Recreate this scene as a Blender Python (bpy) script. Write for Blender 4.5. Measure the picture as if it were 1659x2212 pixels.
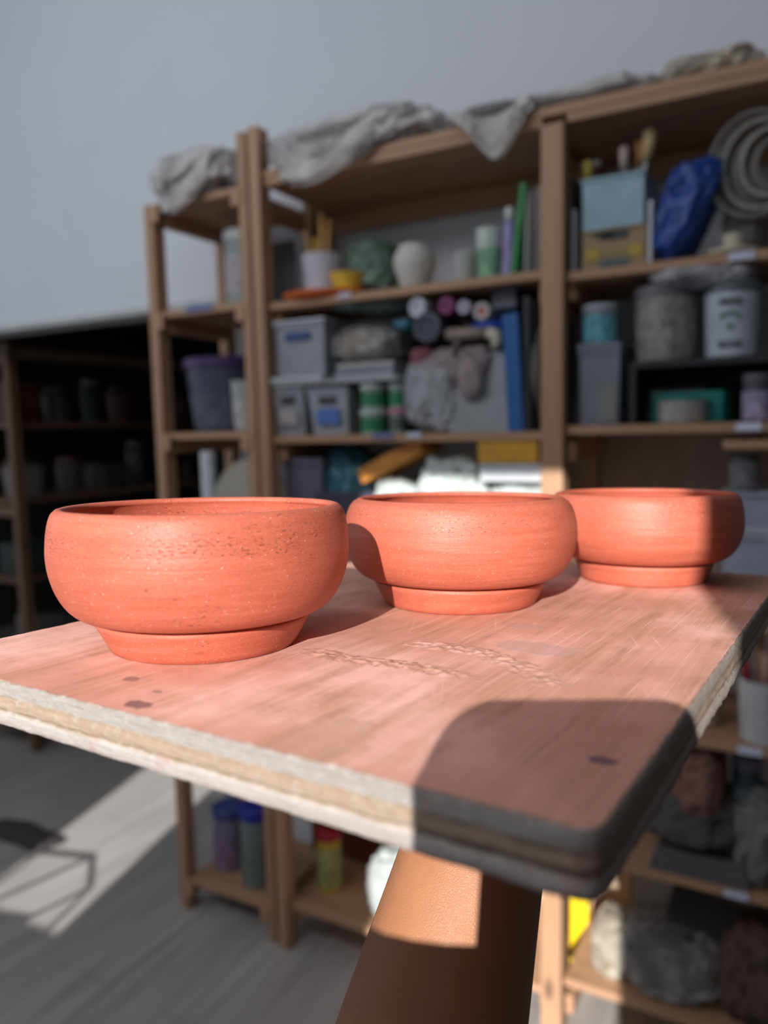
import bpy, bmesh, math, random
from mathutils import Vector, Matrix, noise
random.seed(7)
D = bpy.data
for o in list(D.objects): D.objects.remove(o)
SC = bpy.context.scene
COL = SC.collection
PI = math.pi

# ------------------------------------------------------------------ camera, light, exposure
F = 1661.0; CX = 829.5; CY = 1106.0; CAMZ = 1.4
yaw, pitch, roll = [math.radians(a) for a in (28.79, -6.158, -1.268)]
fwd = Vector((-math.sin(yaw)*math.cos(pitch), math.cos(yaw)*math.cos(pitch), math.sin(pitch)))
rt = Vector((math.cos(yaw), math.sin(yaw), 0)); up = rt.cross(fwd)
c_, s_ = math.cos(roll), math.sin(roll)
rt, up = (c_*rt + s_*up), (c_*up - s_*rt)
CAM = Vector((0, 0, CAMZ))
cd = D.cameras.new('camera'); cam = D.objects.new('camera', cd); COL.objects.link(cam)
R3 = Matrix((rt, up, -fwd)).transposed()
cam.matrix_world = Matrix.Translation(CAM) @ R3.to_4x4()
cd.sensor_fit = 'HORIZONTAL'; cd.sensor_width = 36.0; cd.lens = 36.0*F/1659.0
cd.clip_start = 0.01; cd.clip_end = 50
cd.dof.use_dof = True; cd.dof.focus_distance = 0.315; cd.dof.aperture_fstop = 8.4
SC.camera = cam

sd = D.lights.new('sun', 'SUN'); sun = D.objects.new('sun', sd); COL.objects.link(sun)
SUN = (rt*((1285-CX)/F) - up*((1600-CY)/F) + fwd).normalized()     # the way the light travels
sun.rotation_mode = 'QUATERNION'; sun.rotation_quaternion = SUN.to_track_quat('-Z', 'Y')
sun.location = (0.5, -2, 4)
sd.energy = 7.9; sd.angle = math.radians(0.53); sd.color = (1.0, 0.965, 0.925)

w = D.worlds.new('sky'); SC.world = w; w.use_nodes = True
bg = w.node_tree.nodes['Background']; bg.inputs[0].default_value = (0.80, 0.88, 1.0, 1); bg.inputs[1].default_value = 0.35

def area(name, loc, target, sx, sy, power, color):
    l = D.lights.new(name, 'AREA'); l.shape = 'RECTANGLE'; l.size = sx; l.size_y = sy; l.energy = power; l.color = color
    o = D.objects.new(name, l); COL.objects.link(o); o.location = loc
    o.rotation_mode = 'QUATERNION'
    o.rotation_quaternion = (Vector(target)-Vector(loc)).to_track_quat('-Z', 'Y'); return o
area('skylight_front', (-1.0, -0.42, 2.75), (-0.7, 1.9, 1.5), 3.6, 0.8, 29, (0.93, 0.965, 1.0))  # unseen fill lamp added behind the camera for ambient light
area('skylight_left', (-4.3, 0.4, 1.9), (-1.0, 1.2, 1.3), 1.8, 2.0, 6, (0.93, 0.965, 1.0))  # second unseen lamp, added at the left to lift the room

SC.view_settings.view_transform = 'Standard'; SC.view_settings.look = 'None'
SC.view_settings.exposure = 0.0; SC.view_settings.gamma = 1.0; SC.view_settings.use_curve_mapping = False

# ------------------------------------------------------------------ measuring helpers
def ray(px, py): return rt*((px-CX)/F) - up*((py-CY)/F) + fwd
def at(px, py, Y):
    d = ray(px, py); return CAM + d*(Y/d.y)
def pix(P):
    q = Vector(P)-CAM; z = q.dot(fwd); return CX+F*q.dot(rt)/z, CY-F*q.dot(up)/z
def xat(px, z, Y):          # world X at depth Y and height z
    a, b = -5.0, 3.0
    for _ in range(40):
        m = (a+b)/2
        if pix((m, Y, z))[0] < px: a = m
        else: b = m
    return (a+b)/2
def zat(py, X, Y):
    a, b = -1.0, 4.0
    for _ in range(40):
        m = (a+b)/2
        if pix((X, Y, m))[1] > py: a = m
        else: b = m
    return (a+b)/2

# ------------------------------------------------------------------ object helpers
def tag(o, label=None, cat=None, group=None, kind=None):
    if label: o['label'] = label
    if cat: o['category'] = cat
    if group: o['group'] = group
    if kind: o['kind'] = kind
    return o
def thing(name, label, cat, loc=(0, 0, 0), rz=0.0, group=None):
    o = D.objects.new(name, None); COL.objects.link(o); o.location = loc; o.rotation_euler = (0, 0, rz); o.empty_display_size = .02
    return tag(o, label, cat, group)
def obj(name, bm, mats, parent=None, smooth=False, bevel=0, autos=None):
    bmesh.ops.recalc_face_normals(bm, faces=bm.faces)
    me = D.meshes.new(name); bm.to_mesh(me); bm.free()
    for m in (mats if isinstance(mats, (list, tuple)) else [mats]): me.materials.append(m)
    o = D.objects.new(name, me); COL.objects.link(o)
    if parent: o.parent = parent
    if smooth:
        for p in me.polygons: p.use_smooth = True
    if bevel:
        b = o.modifiers.new('bevel', 'BEVEL'); b.width = bevel; b.segments = 3; b.limit_method = 'ANGLE'
        for p in me.polygons: p.use_smooth = True
        n = o.modifiers.new('wn', 'WEIGHTED_NORMAL'); n.keep_sharp = True
    return o
def box(bm, x0, x1, y0, y1, z0, z1, M=None, mi=0):
    vs = [bm.verts.new((x, y, z)) for x in (x0, x1) for y in (y0, y1) for z in (z0, z1)]
    for idx in ((0, 1, 3, 2), (4, 6, 7, 5), (0, 4, 5, 1), (2, 3, 7, 6), (0, 2, 6, 4), (1, 5, 7, 3)):
        f = bm.faces.new([vs[i] for i in idx]); f.material_index = mi
    if M: bmesh.ops.transform(bm, matrix=M, verts=vs)
    return vs
def B(*a, M=None):
    bm = bmesh.new(); box(bm, *a, M=M); return bm
def lathe(prof, segs=40, bm=None, M=None, mi=0):
    bm = bm or bmesh.new(); rings = []
    allv = []
    for r, z in prof:
        if r < 1e-6: v = [bm.verts.new((0, 0, z))]
        else: v = [bm.verts.new((r*math.cos(2*PI*i/segs), r*math.sin(2*PI*i/segs), z)) for i in range(segs)]
        rings.append(v); allv += v
    for a, b in zip(rings, rings[1:]):
        for i in range(segs):
            j = (i+1) % segs
            if len(a) == 1 and len(b) == 1: continue
            if len(a) == 1: f = bm.faces.new((a[0], b[j], b[i]))
            elif len(b) == 1: f = bm.faces.new((a[i], a[j], b[0]))
            else: f = bm.faces.new((a[i], a[j], b[j], b[i]))
            f.material_index = mi
    if M: bmesh.ops.transform(bm, matrix=M, verts=allv)
    return bm
def tube(pts, r, segs=10, bm=None, closed=False):
    bm = bm or bmesh.new(); pts = [Vector(p) for p in pts]; n = len(pts); rings = []
    rr = r if isinstance(r, (list, tuple)) else [r]*n
    u = None
    for i, p in enumerate(pts):
        if closed: t = (pts[(i+1) % n]-pts[i-1]).normalized()
        else: t = (pts[min(i+1, n-1)]-pts[max(i-1, 0)]).normalized()
        if u is None: u = t.orthogonal().normalized()
        u = (u - t*u.dot(t)).normalized(); v = t.cross(u)
        rings.append([bm.verts.new(p + rr[i]*(math.cos(2*PI*k/segs)*u + math.sin(2*PI*k/segs)*v)) for k in range(segs)])
    for i in range(n if closed else n-1):
        a, b = rings[i], rings[(i+1) % n]
        for k in range(segs): bm.faces.new((a[k], a[(k+1) % segs], b[(k+1) % segs], b[k]))
    if not closed: bm.faces.new(rings[0][::-1]); bm.faces.new(rings[-1])
    return bm
def blob(sx, sy, sz, seed=0, amp=.25, freq=3.0, crumple=.16, droop=None, sub=5, flat=True):
    """crumpled soft bundle resting on z = 0, half sizes sx, sy, height sz"""
    bm = bmesh.new(); bmesh.ops.create_icosphere(bm, subdivisions=sub, radius=1)
    off = Vector((seed*7.13, seed*3.7, seed*1.9))
    for v in bm.verts:
        n = v.co.normalized()
        k = 1 + amp*noise.noise(n*1.4+off) + 1.5*crumple*(.35-1.6*abs(noise.noise(n*freq*.8+off*2)))+crumple*1.1*(.3-1.6*abs(noise.noise(n*freq*2.1+off)))+crumple*.5*(.3-1.6*abs(noise.noise(n*freq*5+off)))
        q = n*k
        # squarer
        q = Vector([math.copysign(abs(c)**.66, c) for c in q])
        v.co = Vector((q.x*sx, q.y*sy, (q.z*.5+.5)*sz))
        if flat and v.co.z < 0: v.co.z = 0.0005*abs(v.co.z)
        if droop: v.co = droop(v.co)
    return bm
def ngon_prism(pts, z0, z1, bm=None):
    bm = bm or bmesh.new()
    a = [bm.verts.new((x, y, z0)) for x, y in pts]; b = [bm.verts.new((x, y, z1)) for x, y in pts]
    n = len(pts); bm.faces.new(a[::-1]); bm.faces.new(b)
    for i in range(n): bm.faces.new((a[i], a[(i+1) % n], b[(i+1) % n], b[i]))
    return bm

# ------------------------------------------------------------------ materials
class NT:
    def __init__(s, name):
        s.m = D.materials.new(name); s.m.use_nodes = True; s.t = s.m.node_tree; s.b = s.t.nodes['Principled BSDF']
    def n(s, typ, **kw):
        x = s.t.nodes.new(typ)
        for k, v in kw.items():
            if k.startswith('i_'):
                key = k[2:]; key = int(key) if key.isdigit() else key
                x.inputs[key].default_value = v
            else: setattr(x, k, v)
        return x
    def l(s, a, b): s.t.links.new(a, b)
    def math(s, op, a, b=None, c=None):
        x = s.t.nodes.new('ShaderNodeMath'); x.operation = op
        for i, q in enumerate((a, b, c)):
            if q is None: continue
            if isinstance(q, (int, float)): x.inputs[i].default_value = q
            else: s.l(q, x.inputs[i])
        return x.outputs[0]
    def ramp(s, fac, stops):
        x = s.t.nodes.new('ShaderNodeValToRGB'); e = x.color_ramp.elements
        while len(e) < len(stops): e.new(.5)
        for el, (p, c) in zip(e, stops):
            el.position = p; el.color = (*c, 1) if len(c) == 3 else c
        s.l(fac, x.inputs[0]); return x.outputs[0]
    def mix(s, fac, a, b, typ='MIX'):
        x = s.t.nodes.new('ShaderNodeMix'); x.data_type = 'RGBA'; x.blend_type = typ
        for i, q in ((0, fac), (6, a), (7, b)):
            if isinstance(q, (int, float)): x.inputs[i].default_value = q
            elif isinstance(q, tuple): x.inputs[i].default_value = (*q, 1)
            else: s.l(q, x.inputs[i])
        return x.outputs[2]
    def noise(s, vec, scale, detail=4, rough=.6, mapscale=None):
        if mapscale:
            mp = s.n('ShaderNodeMapping'); s.l(vec, mp.inputs[0]); mp.inputs['Scale'].default_value = mapscale; vec = mp.outputs[0]
        x = s.n('ShaderNodeTexNoise'); s.l(vec, x.inputs['Vector']); x.inputs['Scale'].default_value = scale
        x.inputs['Detail'].default_value = detail; x.inputs['Roughness'].default_value = rough; return x.outputs[0]
    def bump(s, h, strength=.3, dist=.001, prev=None):
        x = s.n('ShaderNodeBump'); s.l(h, x.inputs['Height']); x.inputs['Strength'].default_value = strength; x.inputs['Distance'].default_value = dist
        if prev: s.l(prev, x.inputs['Normal'])
        return x.outputs[0]
    def obj(s): return s.n('ShaderNodeTexCoord').outputs['Object']
    def set(s, color=None, rough=None, normal=None, spec=None, metal=None, alpha=None, trans=None):
        for k, v in (('Base Color', color), ('Roughness', rough), ('Normal', normal), ('Specular IOR Level', spec), ('Metallic', metal), ('Alpha', alpha), ('Transmission Weight', trans)):
            if v is None: continue
            if isinstance(v, (int, float)): s.b.inputs[k].default_value = v
            elif isinstance(v, tuple): s.b.inputs[k].default_value = (*v, 1)
            else: s.l(v, s.b.inputs[k])
        return s.m
_pc = {}
def plain(col, rough=.5, var=.12, scale=18, alpha=None, metal=None, bump=0, trans=None):
    key = (col, rough, var, scale, alpha, metal, bump, trans)
    if key in _pc: return _pc[key]
    t = NT('surface'); n = t.noise(t.obj(), scale, 3)
    lo = tuple(c*(1-var*1.6) for c in col); hi = tuple(min(1, c*(1+var)) for c in col)
    t.set(color=t.ramp(n, [(.25, lo), (.75, hi)]), rough=rough, alpha=alpha, metal=metal, trans=trans)
    if bump: t.set(normal=t.bump(n, .6, bump))
    _pc[key] = t.m; return t.m
def pine_mat(name, base, axis):
    t = NT(name); o = t.obj()
    sc = [26, 26, 26]; sc[axis] = 1.6
    g = t.noise(o, 1.0, 5, .65, tuple(sc)); g2 = t.noise(o, 3.0, 2)
    a = tuple(c*.72 for c in base); b = tuple(min(1, c*1.15) for c in base)
    c1 = t.ramp(g, [(.3, a), (.7, b)])
    # knots
    v = t.n('ShaderNodeTexVoronoi'); mp = t.n('ShaderNodeMapping'); t.l(o, mp.inputs[0]); s2 = [9, 9, 9]; s2[axis] = 3.5; mp.inputs['Scale'].default_value = s2
    t.l(mp.outputs[0], v.inputs['Vector']); v.inputs['Scale'].default_value = 1
    k = t.ramp(v.outputs['Distance'], [(.05, (1, 1, 1)), (.13, (0, 0, 0))])
    col = t.mix(k, c1, tuple(c*.28 for c in base))
    t.set(color=t.mix(t.math('MULTIPLY', g2, .35), col, tuple(c*.8 for c in base)), rough=.55, normal=t.bump(g, .15, .001))
    return t.m
PINE = (.46, .265, .155)
pine_x, pine_y, pine_z = [pine_mat('pine_wood', PINE, a) for a in (0, 1, 2)]

def wall_mat():
    t = NT('painted_wall'); o = t.obj(); n = t.noise(o, 140, 3); n2 = t.noise(o, 1.3, 3)
    return t.set(color=t.ramp(n2, [(.3, (.72, .75, .80)), (.7, (.77, .80, .845))]), rough=.8, normal=t.bump(n, .25, .0006))
WALL = wall_mat()
def floor_mat():
    t = NT('laminate_floor'); o = t.obj()
    mp = t.n('ShaderNodeMapping'); t.l(o, mp.inputs[0]); mp.inputs['Rotation'].default_value = (0, 0, PI/2)
    br = t.n('ShaderNodeTexBrick'); t.l(mp.outputs[0], br.inputs['Vector'])
    br.inputs['Color1'].default_value = (.30, .28, .272, 1); br.inputs['Color2'].default_value = (.41, .385, .37, 1); br.inputs['Mortar'].default_value = (.16, .15, .14, 1)
    br.inputs['Scale'].default_value = 1; br.inputs['Brick Width'].default_value = 1.25; br.inputs['Row Height'].default_value = .19; br.inputs['Mortar Size'].default_value = .0025
    g = t.noise(o, 1, 5, .65, (34, 2.2, 1))
    col = t.mix(.55, br.outputs[0], t.ramp(g, [(.3, (.24, .225, .22)), (.7, (.56, .53, .51))]), 'MIX')
    return t.set(color=col, rough=.42, normal=t.bump(g, .1, .001))
def clay_mat(pit=.5, seed=0.0):
    t = NT('terracotta'); o = t.obj()
    sx = t.n('ShaderNodeSeparateXYZ'); t.l(o, sx.inputs[0])
    th = t.math('ARCTAN2', sx.outputs[0], t.math('MULTIPLY', sx.outputs[1], -1.0))
    cb = t.n('ShaderNodeCombineXYZ'); t.l(t.math('ADD', t.math('MULTIPLY', th, .06), seed), cb.inputs[0]); t.l(sx.outputs[2], cb.inputs[1]); t.l(t.math('MULTIPLY', t.math('SQRT', t.math('ADD', t.math('MULTIPLY', sx.outputs[0], sx.outputs[0]), t.math('MULTIPLY', sx.outputs[1], sx.outputs[1]))), 1.0), cb.inputs[2])
    v = cb.outputs[0]
    rings = t.noise(v, 1, 4, .7, (12, 900, 900))
    rings2 = t.noise(v, 1, 3, .6, (25, 300, 300))
    grain = t.noise(v, 1, 3, .6, (900, 2400, 900))
    pitn = t.noise(v, 1, 4, .75, (520, 1500, 520))
    band = t.noise(v, 1, 2, .5, (30, 90, 30))
    zb_ = t.math('ABSOLUTE', t.math('DIVIDE', t.math('SUBTRACT', sx.outputs[2], .0465), .010))
    inb = t.math('MULTIPLY', t.math('MAXIMUM', t.math('SUBTRACT', 1.0, zb_), 0.0), -.07)
    pits = t.ramp(t.math('ADD', t.math('ADD', pitn, inb), t.math('MULTIPLY', t.math('SUBTRACT', band, .5), .30)), [(.262+.05*pit, (1, 1, 1)), (.292+.05*pit, (0, 0, 0))])
    vo = t.n('ShaderNodeTexVoronoi'); mp = t.n('ShaderNodeMapping'); t.l(v, mp.inputs[0]); mp.inputs['Scale'].default_value = (600, 900, 600)
    t.l(mp.outputs[0], vo.inputs['Vector']); vo.inputs['Scale'].default_value = 1
    speck = t.math('MULTIPLY', t.math('LESS_THAN', vo.outputs['Distance'], .20), t.math('GREATER_THAN', t.noise(v, 1, 1, .5, (400, 500, 400)), .60))
    big = t.noise(o, 14, 3)
    base = t.ramp(big, [(.35, (.41, .090, .052)), (.65, (.53, .135, .082))])
    base = t.mix(t.ramp(rings2, [(.4, (0, 0, 0)), (.62, (.75, .75, .75))]), base, (.42, .092, .050))
    base = t.mix(t.ramp(grain, [(.45, (0, 0, 0)), (.8, (.45, .45, .45))]), base, (.64, .24, .155))
    base = t.mix(t.math('MULTIPLY', speck, .5), base, (.85, .50, .36))
    base = t.mix(pits, base, (.20, .045, .025))
    h = t.math('ADD', t.math('ADD', t.math('MULTIPLY', rings, .35), t.math('MULTIPLY', rings2, .9)), t.math('ADD', t.math('MULTIPLY', grain, .35), t.math('MULTIPLY', pits, -1.3)))
    return t.set(color=base, rough=.48, spec=.42, normal=t.bump(h, .55, .0006))

def skin_mat():
    t = NT('skin'); o = t.obj()
    v = t.n('ShaderNodeTexVoronoi', feature='DISTANCE_TO_EDGE'); t.l(o, v.inputs['Vector']); v.inputs['Scale'].default_value = 1250
    n = t.noise(o, 45, 4); f2 = t.noise(o, 900, 2)
    cr = t.ramp(v.outputs['Distance'], [(0, (0, 0, 0)), (.25, (1, 1, 1))])
    col = t.ramp(n, [(.3, (.29, .130, .062)), (.7, (.37, .175, .088))])
    col = t.mix(t.math('MULTIPLY', cr, .25), t.mix(.5, col, (.40, .16, .07)), col)
    t.b.inputs['Subsurface Weight'].default_value = .06; t.b.inputs['Subsurface Radius'].default_value = (.008, .003, .0015); t.b.inputs['Subsurface Scale'].default_value = .5
    return t.set(color=col, rough=.5, normal=t.bump(t.math('ADD', cr, f2), .35, .00022))
def plastic_film(col=(.88, .83, .80), a=.66, rough=.32):
    t = NT('plastic_film'); o = t.obj(); n = t.noise(o, 22, 5, .7); n2 = t.noise(o, 9, 3)
    al = t.ramp(n2, [(.35, (a-.3,)*3), (.65, (min(1, a+.2),)*3)])
    return t.set(color=t.ramp(n, [(.3, tuple(c*.72 for c in col)), (.7, col)]), rough=rough, alpha=al, normal=t.bump(n, .8, .004))
def cloth(col, bump=.004, scale=30):
    t = NT('soft_material'); o = t.obj(); n = t.noise(o, scale, 4, .7)
    return t.set(color=t.ramp(n, [(.3, tuple(c*.6 for c in col)), (.7, col)]), rough=.8, normal=t.bump(n, .7, bump))

# ------------------------------------------------------------------ the room
YW = 1.93                                    # shelf wall
def struct(name, bm, m): return tag(obj(name, bm, m), kind='structure')
struct('floor', B(-5.2, 1.6, -.75, 5.6, -.05, 0), floor_mat())
bm = bmesh.new()
box(bm, -5.2, 1.6, YW, YW+.10, 1.82, 3.3)          # wall above the opening
box(bm, -1.60, 1.6, YW, YW+.10, 0, 1.82)
struct('wall_back', bm, WALL)
struct('trim_1', B(-5.2, -1.60, YW-.012, YW+.112, 1.80, 1.82), plain((.55, .56, .55), .5))
WB, WT = .77, 2.225
def wpart(x0, x1, z0, z1, bm): box(bm, x0, x1, -.62, -.50, z0, z1)
bm = bmesh.new()
XA0, XA1, XB0, XB1 = -.455, .203, -1.76, -1.355
wpart(-5.2, 1.6, 0, WB, bm); wpart(-5.2, 1.6, WT, 3.3, bm)
wpart(XB0-.01, XB1+.01, 1.55, WT+.001, bm); wpart(-5.2, XB0, WB, WT, bm); wpart(XB1, XA0, WB, WT, bm); wpart(XA1, 1.6, WB, WT, bm)
struct('wall_front', bm, WALL)
struct('ceiling', B(-5.2, 1.6, -.62, YW+.1, 3.3, 3.4), WALL)
struct('wall_right', B(1.6, 1.7, -.62, YW+.1, 0, 3.3), plain((.10, .09, .085), .9))  # unseen wall, coloured dark to cut bounced light from the right
for k, (a, b) in enumerate(((XA0, XA1), (XB0, XB1))):
    WT = (2.225, 1.55)[k]; bm = bmesh.new()
    box(bm, a-.03, a, -.57, -.53, WB-.03, WT+.03); box(bm, b, b+.03, -.57, -.53, WB-.03, WT+.03)
    box(bm, a, b, -.57, -.53, WB-.03, WB); box(bm, a, b, -.57, -.53, WT, WT+.03)
    struct('window_%d' % (k+1), bm, plain((.75, .75, .74), .4))
# dark room behind the opening, its shade put into the surface colours
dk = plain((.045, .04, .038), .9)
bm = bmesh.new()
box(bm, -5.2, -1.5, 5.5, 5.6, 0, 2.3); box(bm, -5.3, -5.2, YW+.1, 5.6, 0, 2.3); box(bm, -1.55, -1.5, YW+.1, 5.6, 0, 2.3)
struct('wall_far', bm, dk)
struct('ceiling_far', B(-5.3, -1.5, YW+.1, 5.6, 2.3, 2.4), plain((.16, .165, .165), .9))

# ------------------------------------------------------------------ plywood board and bowls
RB = Matrix(((.99789825, .06462096, -.00481819), (-.06442058, .99734206, .03404114), (.00700515, -.0336592, .99940882)))
NB = Vector((-.03377, .14842, CAMZ-.082))
MB = Matrix.Translation(NB) @ RB.to_4x4()
BW, BL, BT = .2685, .3735, .0158
BN = RB @ Vector((0, 0, 1))
def onboard(px, py):
    d = ray(px, py); P = CAM + d*((NB-CAM).dot(BN)/d.dot(BN)); q = MB.inverted() @ P; return q.x, q.y
def board_mat():
    t = NT('clay_dusted_plywood'); o = t.obj()
    gr = t.noise(o, 1, 6, .7, (260, 12, 260)); gr2 = t.noise(o, 1, 4, .6, (60, 5, 60)); pa = t.noise(o, 9, 4, .55); pb = t.noise(o, 24, 5, .7)
    mus = t.noise(o, 900, 3)
    col = t.ramp(pa, [(.38, (.52, .240, .175)), (.5, (.68, .335, .270)), (.60, (.82, .47, .41))])
    brown = t.ramp(gr, [(.35, (.34, .175, .105)), (.65, (.60, .31, .215))])
    mk = t.ramp(t.math('ADD', t.math('MULTIPLY', gr2, .55), t.math('MULTIPLY', pb, .45)), [(.42, (1, 1, 1)), (.58, (0, 0, 0))])
    col = t.mix(t.math('MULTIPLY', mk, .85), col, brown)
    sc = t.ramp(t.noise(o, 1, 2, .5, (1100, 16, 1100)), [(.60, (0, 0, 0)), (.75, (1, 1, 1))])
    col = t.mix(t.math('MULTIPLY', sc, .5), col, (.86, .58, .52))
    # faint cross scratches
    mp = t.n('ShaderNodeMapping'); t.l(o, mp.inputs[0]); mp.inputs['Rotation'].default_value = (0, 0, 1.15); 
    sc2 = t.ramp(t.noise(mp.outputs[0], 1, 2, .5, (14, 700, 700)), [(.66, (0, 0, 0)), (.76, (1, 1, 1))])
    col = t.mix(t.math('MULTIPLY', sc2, .28), col, (.88, .64, .58))
    # spilled glaze spots and a grey pencil-rubbed patch, each a stain with its own outline
    sx = t.n('ShaderNodeSeparateXYZ'); t.l(o, sx.inputs[0])
    wob = t.math('MULTIPLY', t.math('SUBTRACT', t.noise(o, 220, 3), .5), 1.3)
    def spot(cx, cy, rx, ry, thr=.5):
        dx = t.math('DIVIDE', t.math('SUBTRACT', sx.outputs[0], cx), rx); dy = t.math('DIVIDE', t.math('SUBTRACT', sx.outputs[1], cy), ry)
        d = t.math('ADD', t.math('SQRT', t.math('ADD', t.math('MULTIPLY', dx, dx), t.math('MULTIPLY', dy, dy))), wob)
        return t.ramp(t.math('MULTIPLY', d, .5), [(.42, (1, 1, 1)), (.5, (0, 0, 0))])
    for (px, py, rx, ry, c, k) in ((296, 1521, .0052, .0034, (.20, .10, .10), .9), (283, 1467, .0035, .0028, (.24, .13, .12), .8), (340, 1494, .0026, .0013, (.25, .14, .13), .7),
                                   (1305, 1643, .0042, .0030, (.14, .07, .11), .9), (1130, 1470, .016, .012, (.50, .30, .27), .0), (1160, 1400, .018, .010, (.42, .27, .24), .5), (1130, 1352, .010, .006, (.38, .24, .21), .5),
                                   (700, 1600, .013, .02, (.45, .27, .19), .45)):
        x, y = onboard(px, py); col = t.mix(t.math('MULTIPLY', spot(x, y, rx, ry), k), col, c)
    h = t.math('ADD', t.math('MULTIPLY', gr, .8), t.math('ADD', t.math('MULTIPLY', mus, .2), t.math('MULTIPLY', pb, .6)))
    return t.set(color=col, rough=.62, spec=.35, normal=t.bump(h, .5, .0009))
def ply_edge_mat():
    t = NT('plywood_edge'); o = t.obj(); sx = t.n('ShaderNodeSeparateXYZ'); t.l(o, sx.inputs[0])
    wob = t.noise(o, 120, 3); z = t.math('ADD', t.math('DIVIDE', sx.outputs[2], -BT), t.math('MULTIPLY', t.math('SUBTRACT', wob, .5), .10))
    fib = t.noise(o, 1, 6, .75, (70, 70, 1500)); ch = t.noise(o, 260, 5, .8)
    cols = t.ramp(z, [(.0, (.50, .24, .19)), (.04, (.62, .58, .54)), (.30, (.74, .70, .66)), (.36, (.72, .52, .36)), (.60, (.78, .60, .46)), (.655, (.40, .27, .18)), (.70, (.70, .58, .46)), (.73, (.80, .74, .70)), (1, (.76, .68, .65))])
    cols = t.mix(t.ramp(fib, [(.4, (.4, .4, .4)), (.6, (0, 0, 0))]), cols, (.42, .30, .22))
    cols = t.mix(t.ramp(ch, [(.52, (0, 0, 0)), (.7, (.8, .8, .8))]), cols, (.86, .78, .72))
    cols = t.mix(t.ramp(t.noise(o, 60, 3), [(.60, (0, 0, 0)), (.72, (.6, .6, .6))]), cols, (.72, .38, .33))
    cols = t.mix(t.math('MULTIPLY', t.math('GREATER_THAN', sx.outputs[0], -.0016), .45), cols, (.30, .20, .14))  # right side browner: its shade is put into the edge colour
    h = t.math('ADD', fib, t.math('MULTIPLY', ch, 1.3))
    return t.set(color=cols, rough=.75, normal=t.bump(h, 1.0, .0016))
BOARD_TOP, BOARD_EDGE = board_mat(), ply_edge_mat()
def build_board():
    """closed grid box; chipped edges displaced in real geometry, faces sorted into top / edge"""
    bm = bmesh.new(); per = []
    step = .0022
    nx, ny = int(BW/step), int(BL/step)
    for i in range(nx): per.append((-BW*i/nx, 0, 0, -1))
    for i in range(ny): per.append((-BW, BL*i/ny, -1, 0))
    for i in range(nx): per.append((-BW+BW*i/nx, BL, 0, 1))
    for i in range(ny): per.append((0, BL-BL*i/ny, 1, 0))
    def corner(x, y, r):
        # rounded, worn corners
        cx = min(max(x, -BW+r), -r); cy = min(max(y, r), BL-r)
        d = Vector((x-cx, y-cy))
        if d.length > r: d = d.normalized()*r
        return cx+d.x, cy+d.y, d
    nz = 12; rings = []
    lay = [0, .0006, .0018, .0034, .0049, .0056, .0075, .0092, .0101, .0109, .0120, .0140, .0154, BT]
    for k, dz in enumerate(lay):
        ring = []
        for (x, y, ox, oy) in per:
            X, Y, d = corner(x, y, .006)
            nrm = Vector((ox, oy)) if d.length < .0055 or min(abs(x), abs(x+BW)) > .006 or min(y, BL-y) > .006 else d.normalized()
            p = Vector((x*90, y*90, dz*300))
            ins = .0004*noise.noise(p) + .0005*noise.noise(p*3.1)
            if dz in (.0101, .0109): ins += .0010+.0005*noise.noise(p*.7)         # glue-line groove between plies
            if dz in (.0056,): ins += .0004
            if k == 0: ins += .0009 + .0009*max(0, noise.noise(Vector((x*160, y*160, 5))))
            if k == 1: ins += .0003
            if k == len(lay)-1: ins += .0009
            ins = max(ins, -.0004)
            z = -dz
            ring.append(bm.verts.new((X-nrm.x*ins, Y-nrm.y*ins, z)))
        rings.append(ring)
    n = len(per)
    for a, b in zip(rings, rings[1:]):
        for i in range(n):
            f = bm.faces.new((a[i], a[(i+1) % n], b[(i+1) % n], b[i])); f.material_index = 1; f.smooth = True
    t = bm.faces.new(rings[0][::-1]); t.material_index = 0
    b = bm.faces.new(rings[-1]); b.material_index = 0
    return bm
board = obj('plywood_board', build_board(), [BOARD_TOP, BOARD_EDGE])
board.matrix_world = MB
tag(board, 'pink clay-dusted plywood ware board with chipped pale edges, held up on a forearm', 'board')
# rough ridges of dried clay slip left on the board by a tool
def ridge(pts, width, h, seed):
    ps = [Vector(onboard(*p)).to_3d() for p in pts]
    # Catmull-Rom resample
    out = []
    for i in range(len(ps)-1):
        p0 = ps[max(i-1, 0)]; p1 = ps[i]; p2 = ps[i+1]; p3 = ps[min(i+2, len(ps)-1)]
        for k in range(60):
            u = k/60; out.append(.5*((2*p1)+(-p0+p2)*u+(2*p0-5*p1+4*p2-p3)*u*u+(-p0+3*p1-3*p2+p3)*u**3))
    bm = bmesh.new(); rows = []; m = 26; N_ = len(out)
    for i, p in enumerate(out):
        t = (out[min(i+1, N_-1)]-out[max(i-1, 0)]).normalized(); nn = Vector((-t.y, t.x, 0)); e = min(1, 5*i/N_, 5*(N_-1-i)/N_)
        row = []
        for j in range(m):
            a = 2*j/(m-1)-1; q = p+nn*(a*width/2)
            s = Vector((q.x*330+seed, q.y*330, 0))
            hh = h*e*max(0, 1-abs(a)**2.2)*(.15+1.2*max(0, noise.noise(s)+.25)+.5*max(0, noise.noise(s*2.6)))
            row.append(bm.verts.new((q.x, q.y, hh-.00012)))
        rows.append(row)
    for a, b in zip(rows, rows[1:]):
        for j in range(m-1): bm.faces.new((a[j], a[j+1], b[j+1], b[j]))
    return bm
RM = NT('dried_slip'); _o = RM.obj(); RM.set(color=RM.ramp(RM.noise(_o, 60, 4), [(.35, (.44, .225, .165)), (.65, (.60, .32, .26))]), rough=.65, normal=RM.bump(RM.noise(_o, 500, 3), .5, .0006))
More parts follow.
